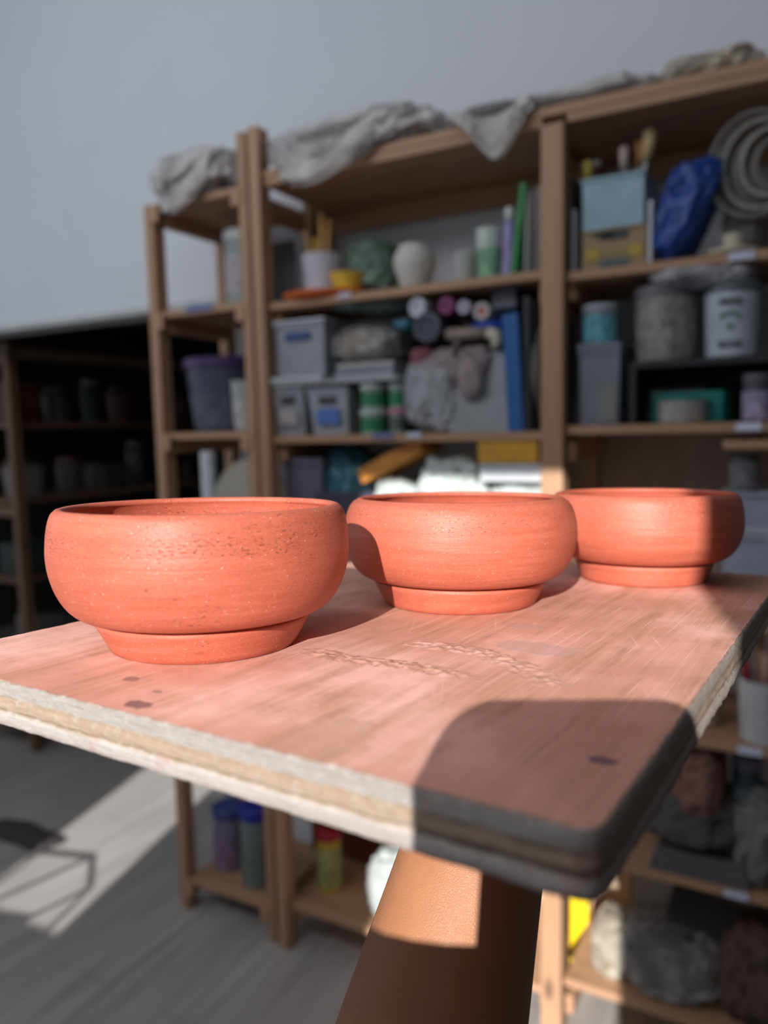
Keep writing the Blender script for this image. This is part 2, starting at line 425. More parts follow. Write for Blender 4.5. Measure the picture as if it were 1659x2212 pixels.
for pts, w_, hh, sd_ in (([(640, 1400), (760, 1424), (900, 1441), (1050, 1474)], .013, .0008, 1), ([(860, 1388), (1000, 1402), (1110, 1436), (1225, 1492)], .0155, .0008, 9)):
    r_ = obj('clay_ridge', ridge(pts, w_, hh, sd_), RM.m, smooth=True); r_.parent = board; r_['label'] = 'rough dried slip ridge dragged across the board'

Hs = .082
def make_bowl(label, u, v, rr, H, br, bz, kr, kz, bR, pit, seed, yscale=1.0):
    rr, H, br, bz, kr, kz, bR = [q*Hs for q in (rr, H, br, bz, kr, kz, bR)]
    prof = [(0, .0012), (bR-.003, .0008), (bR-.0012, 0), (bR-.0002, .0003)]
    # foot: slight flare upward to the groove
    fr = kr*1.005
    for k in range(1, 7):
        q = k/6; prof.append((bR+(fr-bR)*q, kz*.93*q+.0006*(1-q)))
    prof += [(fr-.0005, kz*.965), (fr-.0016, kz*.99), (kr-.0019, kz*1.0), (kr+.0001, kz+.0007)]
    # belly: superellipse quarter from kink to widest point, then in to the rim
    for k in range(1, 15):
        a = (k/14)*PI/2
        r = kr+.0003+(br-kr-.0003)*math.sin(a)**.92; z = kz+.0006+(bz-kz)*(1-math.cos(a)**1.12)
        prof.append((r, z))
    for k in range(1, 15):
        a = (k/14)*PI/2*.93
        c1 = 1-math.cos(a); s1 = math.sin(a)/math.sin(PI/2*.93)
        cm = 1-math.cos(PI/2*.93)
        prof.append((br-(br-rr)*c1/cm, bz+(H-bz)*s1))
    t = .0042
    prof += [(rr-.0007, H+.0007), (rr-.0020, H+.0011), (rr-.0034, H+.0006), (rr-t, H-.0008)]
    for k in range(1, 13):
        a = (k/12)*PI/2; prof.append(((rr-t)+(br-rr)*math.sin(a)*.98, (H-.0008)-(H-bz-.0008)*(1-math.cos(a))**.8 if k < 12 else bz))
    for k in range(1, 14):
        a = (k/13)*PI/2; prof.append(((br-t)*math.cos(a)**.75 if k < 13 else 0, bz-(bz-.007)*math.sin(a)))
    bm = lathe(prof, 192)
    o = obj('terracotta_bowl', bm, clay_mat(pit, seed), smooth=True)
    for f in o.data.polygons: pass
    o.matrix_world = MB @ Matrix.Translation((u, v, .0))
    return tag(o, label, 'bowl', 'unglazed terracotta bowls on the board')
n0x, n0y = 0, 0
make_bowl('largest-looking unglazed terracotta bowl, nearest the camera, with many small pits', -2.291*Hs, .940*Hs, .690, .680, .731, .47, .532, .160, .458, 1.0, 0.0)
make_bowl('middle of the three terracotta bowls, shaded low on its left by its neighbour', -1.672*Hs, 2.550*Hs, .652, .649, .731, .43, .545, .156, .480, .35, 1.7)
make_bowl('farthest terracotta bowl, its right third in deep shadow', -.883*Hs, 3.990*Hs, .634, .625, .682, .40, .488, .150, .446, .1, 3.1)

# ------------------------------------------------------------------ the person holding the board (forearm in view) and the phone
SKIN = skin_mat()
def cw(x, y, z): return CAM + rt*x + up*y + fwd*z       # metres right, up, ahead of the camera, used to take body joints off the photo
def skinned(name, joints, edges, mats, parent=None, sub=2):
    me = D.meshes.new(name); me.from_pydata([tuple(j[0]) for j in joints], edges, []); me.materials.append(mats)
    o = D.objects.new(name, me); COL.objects.link(o)
    if parent: o.parent = parent
    m = o.modifiers.new('skin', 'SKIN'); m.use_smooth_shade = True
    for i, j in enumerate(joints):
        r = j[1]; me.skin_vertices[0].data[i].radius = r if isinstance(r, tuple) else (r, r)
        me.skin_vertices[0].data[i].use_root = (i == 0)
    s = o.modifiers.new('sub', 'SUBSURF'); s.levels = s.render_levels = sub
    return o
J = []; EDG = []
def j(p, r, par=None):
    J.append((Vector(p), r)); i = len(J)-1
    if par is not None: EDG.append((par, i))
    return i
TX, TY = .285, -.27
pel = j((TX, TY, .88), (.14, .095))
wai = j((TX, TY, 1.02), (.125, .085), pel); che = j((TX, TY-.005, 1.18), (.145, .095), wai); nkb = j((TX, TY, 1.335), (.085, .07), che)
nk = j((TX-.005, TY+.01, 1.41), .045, nkb); hd0 = j((TX-.01, TY+.035, 1.47), (.058, .066), nk); hd1 = j((TX-.01, TY+.035, 1.545), (.070, .082), hd0); hd2 = j((TX-.01, TY+.025, 1.61), (.055, .066), hd1)
# left arm carrying the board
shl = j((TX-.15, TY+.03, 1.29), .052, nkb)
W1 = Vector((-.1135, .2718, CAMZ-.1757)); W2 = Vector((-.1165, .2413, CAMZ-.2235))
dirn = (W2-W1).normalized()
el = W2 + dirn*.15
ual = j(Vector((TX-.15, TY+.03, 1.29)).lerp(el, .5), .046, shl)
elb = j(el, .043, ual)
f1 = j(W2+dirn*.075, (.0425, .041), elb); f2 = j(W2+dirn*.02, (.0398, .038), f1); f3 = j(W2, (.0382, .036), f2); f4 = j(W1, (.0318, .029), f3)
wr = j(W1-dirn*.028, (.0300, .026), f4)
und = lambda x, y, dz: MB @ Vector((x, y, -BT-dz))
pc = und(-.130, .150, .030); wl = MB.inverted() @ J[wr][0]
palm = j(und(wl.x, wl.y+.030, .022), (.032, .018), wr); palm2 = j(und(wl.x-.002, wl.y+.070, .0165), (.036, .0135), palm)
for k, (dx, L, sp) in enumerate(((-.030, .070, -.012), (-.010, .082, -.003), (.011, .076, .006), (.030, .060, .016))):
    a = j(und(wl.x+dx, wl.y+.088, .0125), .0095, palm2); b = j(und(wl.x+dx+sp*.5, wl.y+.088+L*.45, .0115), .0085, a); c = j(und(wl.x+dx+sp, wl.y+.088+L*.78, .0100), .0078, b); j(und(wl.x+dx+sp*1.2, wl.y+.088+L, .0088), .0065, c)
a = j(und(wl.x+.036, wl.y+.040, .0155), .0115, palm); b = j(und(wl.x+.060, wl.y+.060, .0125), .0100, a); j(und(wl.x+.078, wl.y+.078, .0100), .0078, b)
# right arm holding the phone
shr = j((TX+.17, TY+.02, 1.29), .052, nkb); er = j((TX+.12, TY+.16, 1.03), .041, shr)
hr = cw(.075, -.118, -.030); j2 = j(Vector((TX+.12, TY+.16, 1.03)).lerp(hr, .5), .036, er); wr2 = j(hr, .026, j2)
pm = j(cw(.045, -.112, -.022), (.020, .030), wr2)
for k, (y0, L) in enumerate(((-.079, .128), (-.094, .135), (-.109, .130), (-.124, .118))):
    a = j(cw(.022, y0, -.0215), .0105, pm); b = j(cw(.022-L*.45, y0+.003, -.0225), .0102, a); c = j(cw(.022-L*.8, y0+.004, -.0215), .0098, b); j(cw(.022-L, y0+.004, -.0190), .0085, c)
a = j(cw(.050, -.090, -.012), .0105, pm); b = j(cw(.046, -.068, -.004), .0095, a); 
# legs
for s in (-1, 1):
    hp = j((TX+s*.085, TY, .80), (.085, .08), pel); kn = j((TX+s*.095, TY+.02, .46), .055, hp); an = j((TX+s*.10, TY-.01, .10), .036, kn); ft = j((TX+s*.10, TY+.05, .045), (.036, .03), an); j((TX+s*.105, TY+.14, .030), (.036, .02), ft)
person = skinned('person', J, EDG, SKIN, sub=2)
tag(person, 'person with bare brown forearm raised under the plywood board, palm holding it up', 'person')
TS = cloth((.22, .24, .28), .003, 60); TR = cloth((.07, .08, .11), .003, 60)
def sub_skin(name, ids, grow, mat):
    mp = {i: k for k, i in enumerate(ids)}
    js = [(J[i][0], tuple(q+grow for q in (J[i][1] if isinstance(J[i][1], tuple) else (J[i][1],)*2))) for i in ids]
    return skinned(name, js, [(mp[a], mp[b]) for a, b in EDG if a in mp and b in mp], mat, person)
sub_skin('t_shirt', [che, wai, pel, nkb, shl, shr, ual], .016, TS)
legs = [pel, wai]+[i for i in range(len(J)) if J[i][0].z < .9 and J[i][0].z > .08 and i != pel and abs(J[i][0].x-TX) < .2 and J[i][0].y < .1 and i > wr2]
sub_skin('trousers', legs, .016, TR)
hair = lathe([(0, .098), (.045, .088), (.075, .055), (.085, .01), (.083, -.04), (.070, -.075), (.0, -.06)], 32)
hb = obj('hair', hair, cloth((.03, .02, .015), .004, 80), person, smooth=True); hb.location = (TX-.01, TY+.010, 1.575); hb.scale = (.95, 1.02, 1)
# face details: nose, ears, eyes, mouth
fx, fy, fz = TX-.01, TY+.035, 1.525
bm = bmesh.new(); bmesh.ops.create_icosphere(bm, subdivisions=3, radius=1); bmesh.ops.transform(bm, matrix=Matrix.Translation((fx, fy+.070, fz-.002)) @ Matrix.Diagonal((.012, .016, .022, 1)), verts=bm.verts); obj('nose', bm, SKIN, person, smooth=True)
for s in (-1, 1):
    bm = bmesh.new(); bmesh.ops.create_icosphere(bm, subdivisions=2, radius=1); bmesh.ops.transform(bm, matrix=Matrix.Translation((fx+s*.074, fy, fz+.01)) @ Matrix.Diagonal((.008, .018, .028, 1)), verts=bm.verts); obj('ear', bm, SKIN, person, smooth=True)
    bm = bmesh.new(); bmesh.ops.create_icosphere(bm, subdivisions=2, radius=1); bmesh.ops.transform(bm, matrix=Matrix.Translation((fx+s*.028, fy+.056, fz+.022)) @ Matrix.Diagonal((.013, .008, .009, 1)), verts=bm.verts); obj('eye', bm, plain((.75, .72, .70), .2), person, smooth=True)
bm = bmesh.new(); bmesh.ops.create_icosphere(bm, subdivisions=2, radius=1); bmesh.ops.transform(bm, matrix=Matrix.Translation((fx, fy+.052, fz-.040)) @ Matrix.Diagonal((.024, .010, .008, 1)), verts=bm.verts); obj('mouth', bm, plain((.40, .13, .10), .4), person, smooth=True)

# the phone the picture is taken with: stands upright just behind the lens
ph = []
x0, x1, y0, y1, r = -.0435, .0305, -.137, .0140, .0125
for cx_, cy_, a0 in ((x1-r, y1-r, 0), (x0+r, y1-r, 90), (x0+r, y0+r, 180), (x1-r, y0+r, 270)):
    for k in range(9):
        a = math.radians(a0+k*90/8); ph.append((cx_+r*math.cos(a), cy_+r*math.sin(a)))
phone = obj('smartphone', ngon_prism(ph, .003, .0112), plain((.02, .02, .025), .25), bevel=.001)
phone.matrix_world = Matrix.Translation(CAM) @ R3.to_4x4()
tag(phone, 'black smartphone with rounded corners held upright in the right hand', 'phone')
lens = lathe([(.0062, -.0001), (.0062, -.0016), (.0050, -.0016), (.0050, -.0001)], 32)
lo = obj('camera_lens_ring', lens, plain((.3, .3, .3), .3, metal=1.0), phone); lo.location = (0, 0, .003)

# ------------------------------------------------------------------ shelving
YF, YB = 1.60, 1.885
PW = .044
def post(par, x, y, z1, wx=.044, wy=.032):
    o = obj('post', B(x-wx/2, x+wx/2, y-wy/2, y+wy/2, 0, z1), pine_z, par, bevel=.002); return o
def plank(par, x0, x1, y0, y1, z, th=.018, m=None):
    return obj('shelf', B(x0, x1, y0, y1, z-th, z), m or pine_x, par, bevel=.0015)
def rung(par, x0, x1, y0, y1, z0, z1):
    return obj('rung', B(x0, x1, y0, y1, z0, z1), pine_y, par, bevel=.002)
# narrow unit
X0 = -1.570; XN = -1.249; XM = -1.202; XR = -.462; XE = .36
nu = thing('shelving_unit', 'narrow pine shelving unit left of the wide one, beside the dark opening', 'shelving unit', (0, 0, 0))
for x in (X0, XN):
    for y in (YF, YB): post(nu, x, y, 2.01 if x == X0 else 2.135, .030 if x == X0 else .027, .044)
for z in (2.012, 1.730, 1.402, .100):
    plank(nu, X0+.018, XN-.014, YF-.016, YB+.016, z)
    for x, w_ in ((X0+.022, .022), (XN-.020, .022)):
        rung(nu, x-.011, x+.011, YF+.017, YB-.016, z-.055, z-.018)
        obj('peg', B(x-.016, x+.016, YF-.026, YF-.016, z-.050, z-.006), pine_z, nu, bevel=.002)
plank(nu, X0+.018, XN-.014, YF-.016, YB+.016, .80)
# wide unit: two bays
wu = thing('shelving_unit', 'wide two-bay pine shelving unit crowded with pottery supplies', 'shelving unit', (0, 0, 0))
for x in (XM, XR, XE):
    for y in (YF-.012, YB): post(wu, x, y, 2.135 if x == XM else 1.995, .031 if x == XM else .046, .044)
for z in (2.015, 1.718, 1.388, 1.085, .80, .47, .17):
    plank(wu, XM+.0165, XR-.025, YF-.016, YB+.016, z) if z not in (.47, .17) else plank(wu, XM+.0165, XR-.025, YF-.016, YB+.016, {.47: .45, .17: .13}[z])
for z in (2.015, 1.708, 1.398, 1.02, .775, .475, .170):
    plank(wu, XR+.025, XE-.025, YF-.016, YB+.016, z)
plank(wu, XM-.01, XE+.02, YF-.018, YB+.016, 2.034, .019)
for x in (XM+.026, XR-.030, XR+.030):
    for z in (1.70, 1.37, 1.06, .75, .45, .11): rung(wu, x-.009, x+.009, YF+.01, YB-.016, z-.045, z-.002)
obj('back_rail', B(XM+.02, XR-.02, YB-.002, YB+.018, 1.945, 1.997), pine_x, wu, bevel=.002)
obj('back_rail', B(XR+.02, XE-.02, YB-.002, YB+.018, 1.945, 1.997), pine_x, wu, bevel=.002)
for (px, py, z) in ((1602, 545, 1.708), (1617, 905, 1.398), (1190, 1520, .775), (1590, 1930, .475), (1620, 1605, .775)):
    x = xat(px, z-.009, YF-.017)
    tl = obj('label_holder', B(x-.022, x+.022, YF-.0195, YF-.0155, z-.016, z-.001), plain((.62, .66, .80), .25), wu); tl['label'] = 'pale shiny price-style label strip on shelf edge'
for (px, z, c) in ((430, 1.730, (.10, .16, .42)), (828, 1.388, (.14, .16, .34)), (895, 1.388, (.6, .6, .7)), (745, 1.718, (.50, .46, .56))):
    x = xat(px, z-.005, YF-.017); hw = .045 if px == 430 else (.028 if px == 828 else .018)
    tl = obj('label_holder', B(x-hw, x+hw, YF-.0195, YF-.0155, z-.010, z+.003), plain(c, .5), nu if px == 430 else wu); tl['label'] = 'coloured tape label on shelf edge'

# ------------------------------------------------------------------ builders for what stands on the shelves
def place(l, r, zs, Y):
    a, b = xat(l, zs+.02, Y), xat(r, zs+.02, Y); return (a+b)/2, (b-a)
def hgt(py, X, Y, zs): return max(.01, zat(py, X, Y)-zs)
def tub(name, label, cat, l, r, top, zs, Y, col, lid=None, band=None, rb=.86, rough=.45, group=None, open_=False, lidname='lid', rim=True, bandz=(.25, .75), alpha=None):
    x, w_ = place(l, r, zs, Y); h = hgt(top, x, Y, zs); R_ = w_/2
    t = thing(name, label, cat, (x, Y+R_*.9, zs), 0, group); m = plain(col, rough, alpha=alpha)
    hb = h*(.90 if lid else 1)
    pr = [(0, .001), (R_*rb-.003, 0), (R_*rb, .003), (R_*.97, hb*.97)]
    pr += ([(R_, hb*.97), (R_, hb), (R_*.93, hb)] if rim else [(R_*.97, hb), (R_*.93, hb)])
    pr += [(R_*(rb-.06), .005), (0, .005)]
    bd = obj('body', lathe(pr, 36), m, t, smooth=False, bevel=.0008)
    if lid: obj(lidname, lathe([(0, h), (R_*.94, h), (R_*1.03, h-.004), (R_*1.03, hb*.96), (R_*1.0, hb*.96), (R_*.98, hb), (0, hb+.001)], 36), plain(lid, .4), t, bevel=.0008)
    if band:
        z0, z1 = bandz[0]*hb, bandz[1]*hb; f = lambda z: R_*(rb+(.97-rb)*z/hb)+.0006
        obj('label_band', lathe([(f(z0), z0), (f(z0)+.0005, z0), (f(z1)+.0005, z1), (f(z1), z1)], 36), plain(band, .5, var=.5, scale=60), bd)
    return t, x, w_, h
def crate(name, label, cat, l, r, top, zs, Y, d, col, lid=None, tag_=None, taper=.9, rough=.4, group=None, hole=True, alpha=None):
    x, w_ = place(l, r, zs, Y); h = hgt(top, x, Y, zs)
    t = thing(name, label, cat, (x, Y, zs), 0, group); m = plain(col, rough, alpha=alpha)
    W_ = w_/2; hb = h*(.93 if lid else 1); bm = bmesh.new()
    def ring(k, ins, z): 
        W2_, d0, d1 = W_*k-ins, (1-k)*d/2+ins, d-(1-k)*d/2-ins
        return [bm.verts.new(p) for p in ((-W2_, d0, z), (W2_, d0, z), (W2_, d1, z), (-W2_, d1, z))]
    rs = [ring(taper, 0, 0), ring(.985, 0, hb*.93), ring(1.03, 0, hb*.93), ring(1.03, 0, hb), ring(.97, .003, hb), ring(taper, .003, .004)]
    bm.faces.new(rs[0][::-1]); bm.faces.new(rs[-1])
    for a, b in zip(rs, rs[1:]):
        for i in range(4): bm.faces.new((a[i], a[(i+1) % 4], b[(i+1) % 4], b[i]))
    bd = obj('body', bm, m, t, bevel=.003)
    if lid: obj('lid', B(-W_*1.07, W_*1.07, -.006, d+.006, hb, h), plain(lid, .4), t, bevel=.004)
    if hole: obj('hand_hole', B(-W_*.42, W_*.42, -.0012+(1-.96)*d/2*0-.0005, .012, hb*.68, hb*.82), plain((.05, .05, .06), .8), bd, bevel=.002)  # hole is not cut; a near-black block stands for its shade
    if tag_: obj('paper_label', B(-W_*.55, W_*.55, .001, .012, hb*.24, hb*.56), plain(tag_, .6, var=.25, scale=80), bd)
    return t
def slab(name, label, cat, x, y, z, sx, sy, sz, col, rz=0, rx=0, ry=0, parts=None, group=None, rough=.5):
    t = thing(name, label, cat, (x, y, z), 0, group); t.rotation_euler = (rx, ry, rz)
    obj('body', B(-sx/2, sx/2, 0, sy, 0, sz), plain(col, rough), t, bevel=min(.002, sy*.3))
    return t
def bag(name, label, cat, px, py, pw, phh, zs, Y, depth, mat, seed, inner=None, group=None, **kw):
    """px,pw centre and width in the photo, py top"""
    x, w_ = place(px-pw/2, px+pw/2, zs, Y); h = hgt(py, x, Y, zs)
    t = thing(name, label, cat, (x, Y+depth/2, zs), 0, group)
    obj('film' if inner else 'body', blob(w_/2, depth/2, h, seed, **kw), mat, t, smooth=True)
    if inner:
        q = obj('contents', blob(w_*.41, depth*.40, h*.92, seed+3, amp=.3, crumple=.04, sub=3), inner, t, smooth=True)
    return t
FILM = plastic_film(); FILM2 = plastic_film((.55, .53, .53), .42, .2); WFILM = plastic_film((.60, .66, .64), .95, .4)

# --- on the very top
ZT = 2.034
def drape(dx, amt, y0, seed):           # film sags over the front edge near local x = dx
    def f(c):
        k = math.exp(-((c.x-dx[0])/dx[1])**2)
        if c.y < y0: 
            e = (y0-c.y)/.02; c = Vector((c.x, c.y, c.z - amt*k*min(1.3, e)))
        return c
    return f
P_DARK = cloth((.17, .14, .17), .004); P_GREY = cloth((.28, .26, .26), .004); P_BRN = cloth((.20, .15, .11), .004)
bag('plastic_bundle', 'clear plastic bag with dark contents sagging over left corner of narrow unit', 'bag', 385, 306, 180, 0, 2.012, YF-.04, .24, FILM, 2, P_DARK, droop=drape((-.03, .10), .055, -.095, 1), amp=.35)
bag('plastic_bundle', 'small dark bundle in plastic beside the tall left post', 'bag', 497, 316, 62, 0, 2.012, YF+.01, .12, FILM2, 5, P_DARK, amp=.2)
bag('plastic_bundle', 'big grey plastic-wrapped bundle on the top shelf, right of the tall post', 'bag', 722, 226, 355, 0, ZT, YF-.055, .27, FILM, 8, P_GREY, droop=drape((-.07, .17), .065, -.092, 1), amp=.22)
bag('plastic_bundle', 'fluffy clear plastic end hanging over top shelf edge left of middle post', 'bag', 1050, 205, 215, 0, ZT, YF-.055, .2, FILM, 17, P_GREY, droop=drape((.02, .06), .080, -.065, 1), amp=.25)
bag('plastic_bundle', 'long grey plastic sheet heap lying above the middle post', 'bag', 1215, 170, 380, 0, ZT, YF-.022, .24, FILM, 13, P_GREY, amp=.35)
bag('plastic_bundle', 'beige plastic bundle at the right end of the top shelf', 'bag', 1530, 92, 225, 0, ZT, YF+.0, .2, plastic_film((.72, .62, .52), .75, .35), 21, P_BRN, amp=.25)

# --- second row, narrow unit
Y1 = YF+.03
tub('glass_jar', 'large glass jar with white lid and green and pink label', 'jar', 474, 540, 492, 1.730, Y1+.06, (.30, .36, .34), (.70, .72, .72), (.50, .45, .50), rb=.97)
# --- second row, wide unit left bay
Z2 = 1.718
t_ = thing('orange_tray', 'flat orange plastic tray under the white pot and yellow bowl', 'tray', ((xat(600, Z2, YF)+xat(770, Z2, YF))/2, YF+.045, Z2))
obj('body', lathe([(0, .002), (.080, .001), (.098, .014), (.101, .014), (.100, .011), (.083, .0), (0, 0)][::-1], 40), plain((.90, .17, .02), .4), t_, smooth=True); t_.scale = (1.12, .95, 1)
tub('brush_pot', 'white plastic pot full of wooden brush handles on orange tray', 'pot', 636, 716, 545, Z2+.004, Y1+.02, (.60, .60, .68), rb=.82)
xb, wb_ = place(640, 715, Z2, Y1+.02)
for k, (dx, dz, lx, ly, L, c) in enumerate(((-.012, 0, -.035, .01, .17, (.62, .40, .16)), (.004, .01, .004, .0, .20, (.60, .34, .10)), (.010, .0, .014, .01, .19, (.55, .30, .09)), (-.002, .0, -.022, .02, .15, (.75, .55, .10)))):
    b_ = thing('paint_brush', ('light wooden brush leaning left in the white pot', 'tallest orange-handled brush in the white pot', 'orange brush handle leaning right in the white pot', 'yellow-tipped brush in the white pot')[k], 'brush', (xb+dx, Y1+.055, Z2+.008))
    obj('handle', tube([(0, 0, 0), (lx*.6, ly, L*.62), (lx, ly, L)], [.003, .0045, .0065]), plain(c, .4), b_, smooth=True)
    obj('tip', tube([(lx, ly, L), (lx*1.15, ly, L+.014)], [.0068, .004]), plain((.8, .6, .1) if k == 3 else c, .4), b_, smooth=True)
tub('small_bowl', 'small yellow plastic bowl beside the white brush pot', 'bowl', 697, 766, 586, Z2+.004, YF-.005, (.80, .55, .06), rb=.60)
bag('green_bag', 'dark green glassy plastic bag slumped behind the yellow bowl', 'bag', 787, 510, 100, 0, Z2, Y1+.07, .11, plastic_film((.16, .26, .19), .95, .2), 31, amp=.15)
def pot(name, label, cat, l, r, top, zs, Y, prof, col, rough=.6):
    x, w_ = place(l, r, zs, Y); h = hgt(top, x, Y, zs); t = thing(name, label, cat, (x, Y+w_/2, zs))
    obj('body', lathe([(0, 0)]+[(a*w_/2, b*h) for a, b in prof]+[(prof[-1][0]*w_/2-.003, h-.001), (prof[len(prof)//2][0]*w_/2-.004, h*.5), (0, .006)], 40), plain(col, rough, .06), t, smooth=True); return t
pot('vase', 'cream white round-shouldered ceramic vase at the shelf middle', 'vase', 834, 918, 522, Z2, YF+.01, [(.55, 0), (.60, .03), (.74, .2), (.96, .5), (1.0, .66), (.93, .82), (.74, .93), (.70, .98), (.72, 1)], (.62, .60, .56))
pot('cup', 'plain grey ceramic cup standing between vase and green cup', 'cup', 968, 1020, 540, Z2, YF+.04, [(.90, 0), (.94, .05), (.96, .5), (.92, .85), (.88, 1)], (.42, .42, .40))
tub('paper_cup', 'white and green patterned tall cup beside purple bottle', 'cup', 1020, 1077, 490, Z2, YF+.03, (.60, .66, .62), None, (.25, .50, .32), rb=.75, bandz=(.05, .62))
x, w_ = place(1080, 1108, Z2, YF+.03); t_ = thing('squeeze_bottle', 'lilac squeeze bottle with white cap, beside the green folders', 'bottle', (x, YF+.05, Z2))
hh = hgt(448, x, YF+.05, Z2)
obj('body', lathe([(0, 0), (w_*.42, 0), (w_*.5, .01), (w_*.52, hh*.5), (w_*.46, hh*.72), (w_*.3, hh*.82), (0, hh*.83)], 28), plain((.33, .27, .55), .4), t_, smooth=True)
obj('cap', lathe([(0, hh*.82), (w_*.34, hh*.82), (w_*.32, hh*.98), (w_*.2, hh), (0, hh)], 24), plain((.70, .70, .72), .4), t_, smooth=True)
def upright(name, label, cat, l, r, top, zs, Y, d, col, lean=0, group=None, page=None):
    x, w_ = place(l, r, zs, Y); h = hgt(top, x, Y, zs); t = thing(name, label, cat, (x, Y, zs), 0, group); t.rotation_euler = (0, lean, 0)
    obj('cover', B(-w_/2, w_/2, 0, d, 0, h), plain(col, .45), t, bevel=min(.001, w_*.2))
    if page: obj('pages', B(-w_/2+.002, w_/2-.002, -.0008, d-.002, .003, h-.003), plain(page, .7), t)
    return t
upright('folder', 'bright green folder leaning right, first after the lilac bottle', 'folder', 1102, 1111, 398, Z2, YF+.0, .2, (.02, .30, .07), .13)
upright('folder', 'darker green folder leaning against the first green one', 'folder', 1113, 1121, 402, Z2, YF+.01, .2, (.02, .20, .05), .11)
upright('folder', 'pale grey-green sleeve standing behind the green folders', 'folder', 1132, 1139, 408, Z2, YF+.01, .2, (.32, .36, .33), .02)
upright('book', 'dark brown book spine next to the middle post, left side', 'book', 1144, 1154, 410, Z2, YF+.01, .2, (.10, .085, .08))
upright('book', 'slim grey-brown book touching the middle post, left side', 'book', 1157, 1171, 402, Z2, YF+.01, .2, (.17, .14, .13))
slab('grey_sheet', 'tall dark grey panel behind the brushes, beside tall post', 'panel', xat(612, Z2, YB-.03), YB-.03, Z2, .085, .01, .22, (.11, .11, .12))
# --- second row, right bay
ZR2 = 1.708
upright('book', 'dark brown ring binder just right of the middle post', 'book', 1226, 1234, 378, ZR2, YF+.01, .2, (.08, .06, .055))
upright('book', 'grey-white magazine standing right of the middle post', 'magazine', 1236, 1243, 452, ZR2, YF, .2, (.40, .42, .46))
t_ = crate('cardboard_box', 'brown cardboard box with dark and yellow print under blue bin', 'box', 1256, 1396, 492, ZR2, YF+.0, .2, (.30, .19, .09), taper=1.0, hole=False)
xc, wc_ = place(1256, 1396, ZR2, YF)
for (a, b, z0, z1, c) in ((-.32, .0, .070, .085, (.05, .06, .05)), (-.2, .22, .062, .078, (.04, .05, .05)), (-.42, -.22, .020, .045, (.48, .34, .05)), (.24, .44, .020, .045, (.45, .32, .05)), (-.2, .24, .004, .018, (.05, .11, .12)), (-.17, .2, .028, .040, (.30, .24, .08))):
    obj('print_patch', B(a*wc_, b*wc_, -.0022, .001, z0*.9, z1*.9), plain(c, .6), t_)
zb = ZR2+hgt(492, xc, YF, ZR2)
crate('storage_bin', 'pale blue rectangular bin holding tools on cardboard box', 'bin', 1256, 1392, 378, zb, YF-.004, .17, (.30, .46, .54), hole=False, taper=.97)
for k, (px, py, ln, c, c2, r_) in enumerate(((1350, 320, .0, (.45, .38, .36), (.50, .40, .38), .010), (1378, 300, .0, (.40, .40, .42), (.45, .22, .08), .007), (1405, 280, .06, (.60, .60, .60), (.58, .42, .22), .014), (1272, 350, -.02, (.5, .4, .08), (.62, .50, .10), .010))):
    x = xat(min(px, 1375), zb+.05, YF+.06); xt = xat(px, zb+.15, YF+.06); zt = zat(py, xt, YF+.06)
    b_ = thing('tool', ('pink sponge-headed tool in the pale blue bin', 'orange-tipped grey brush in the pale blue bin', 'wide tan brush head, tallest in the pale blue bin', 'short yellow handled tool at left of the pale blue bin')[k], 'tool', (x, YF+.05+.02*k % .03, zb+.01))
    obj('handle', tube([(0, 0, 0), ((xt-x)*.7, 0, (zt-zb)*.7)], .004), plain(c, .5), b_, smooth=True)
    obj('head', tube([((xt-x)*.68, 0, (zt-zb)*.66), ((xt-x), 0, zt-zb-.012)], [r_*.8, r_]), plain(c2, .8), b_, smooth=True)
upright('card', 'thin white upright card between cardboard box and blue bag', 'card', 1399, 1408, 432, ZR2, YF-.008, .02, (.60, .60, .66))
bag('blue_bag', 'crumpled bright blue plastic bag squeezed on the upper right shelf', 'bag', 1478, 333, 135, 0, ZR2, YF-.015, .15, plastic_film((.02, .085, .42), 1.0, .3), 41, amp=.30, crumple=.16, droop=lambda c: Vector((c.x*(.62+2.2*c.z)+(c.z-.12)*.30, c.y, c.z)))
t_ = thing('rope_coil', 'grey coil of rope and cloth hanging at upper right corner', 'rope', (xat(1628, 1.86, YF+.03), YF+.05, 1.87))
for k in range(11):
    rr_ = .095-.005*k; pts = [(rr_*math.cos(a)*.8+.004*k, .006*((k*5) % 7)-.02, rr_*.98*math.sin(a)) for a in [i*2*PI/28 for i in range(28)]]
    obj('strand', tube(pts, .0055, 8, closed=True), cloth((.34, .33, .30) if k % 2 else (.20, .19, .18), .002, 70), t_, smooth=True)
bag('grey_cloth', 'grey folded cloth under the rope coil at right', 'cloth', 1610, 400, 105, 0, ZR2, YF+.07, .12, cloth((.24, .235, .24)), 44, amp=.3, crumple=.15)
x, w_ = place(1518, 1640, ZR2, YF-.01); t_ = thing('pottery_lid', 'cream plate-like pottery lid with thick knob, upper right shelf', 'lid', (x, YF+.035, ZR2))
obj('plate', lathe([(0, 0), (w_*.40, 0), (w_*.5, .008), (w_*.5, .013), (w_*.2, .014), (0, .014)], 40), plain((.58, .53, .43), .6), t_, smooth=False, bevel=.001)
obj('knob', lathe([(w_*.20, .013), (w_*.19, .030), (w_*.21, .040), (w_*.16, .043), (0, .043)], 32), plain((.58, .53, .43), .6), t_, smooth=True)
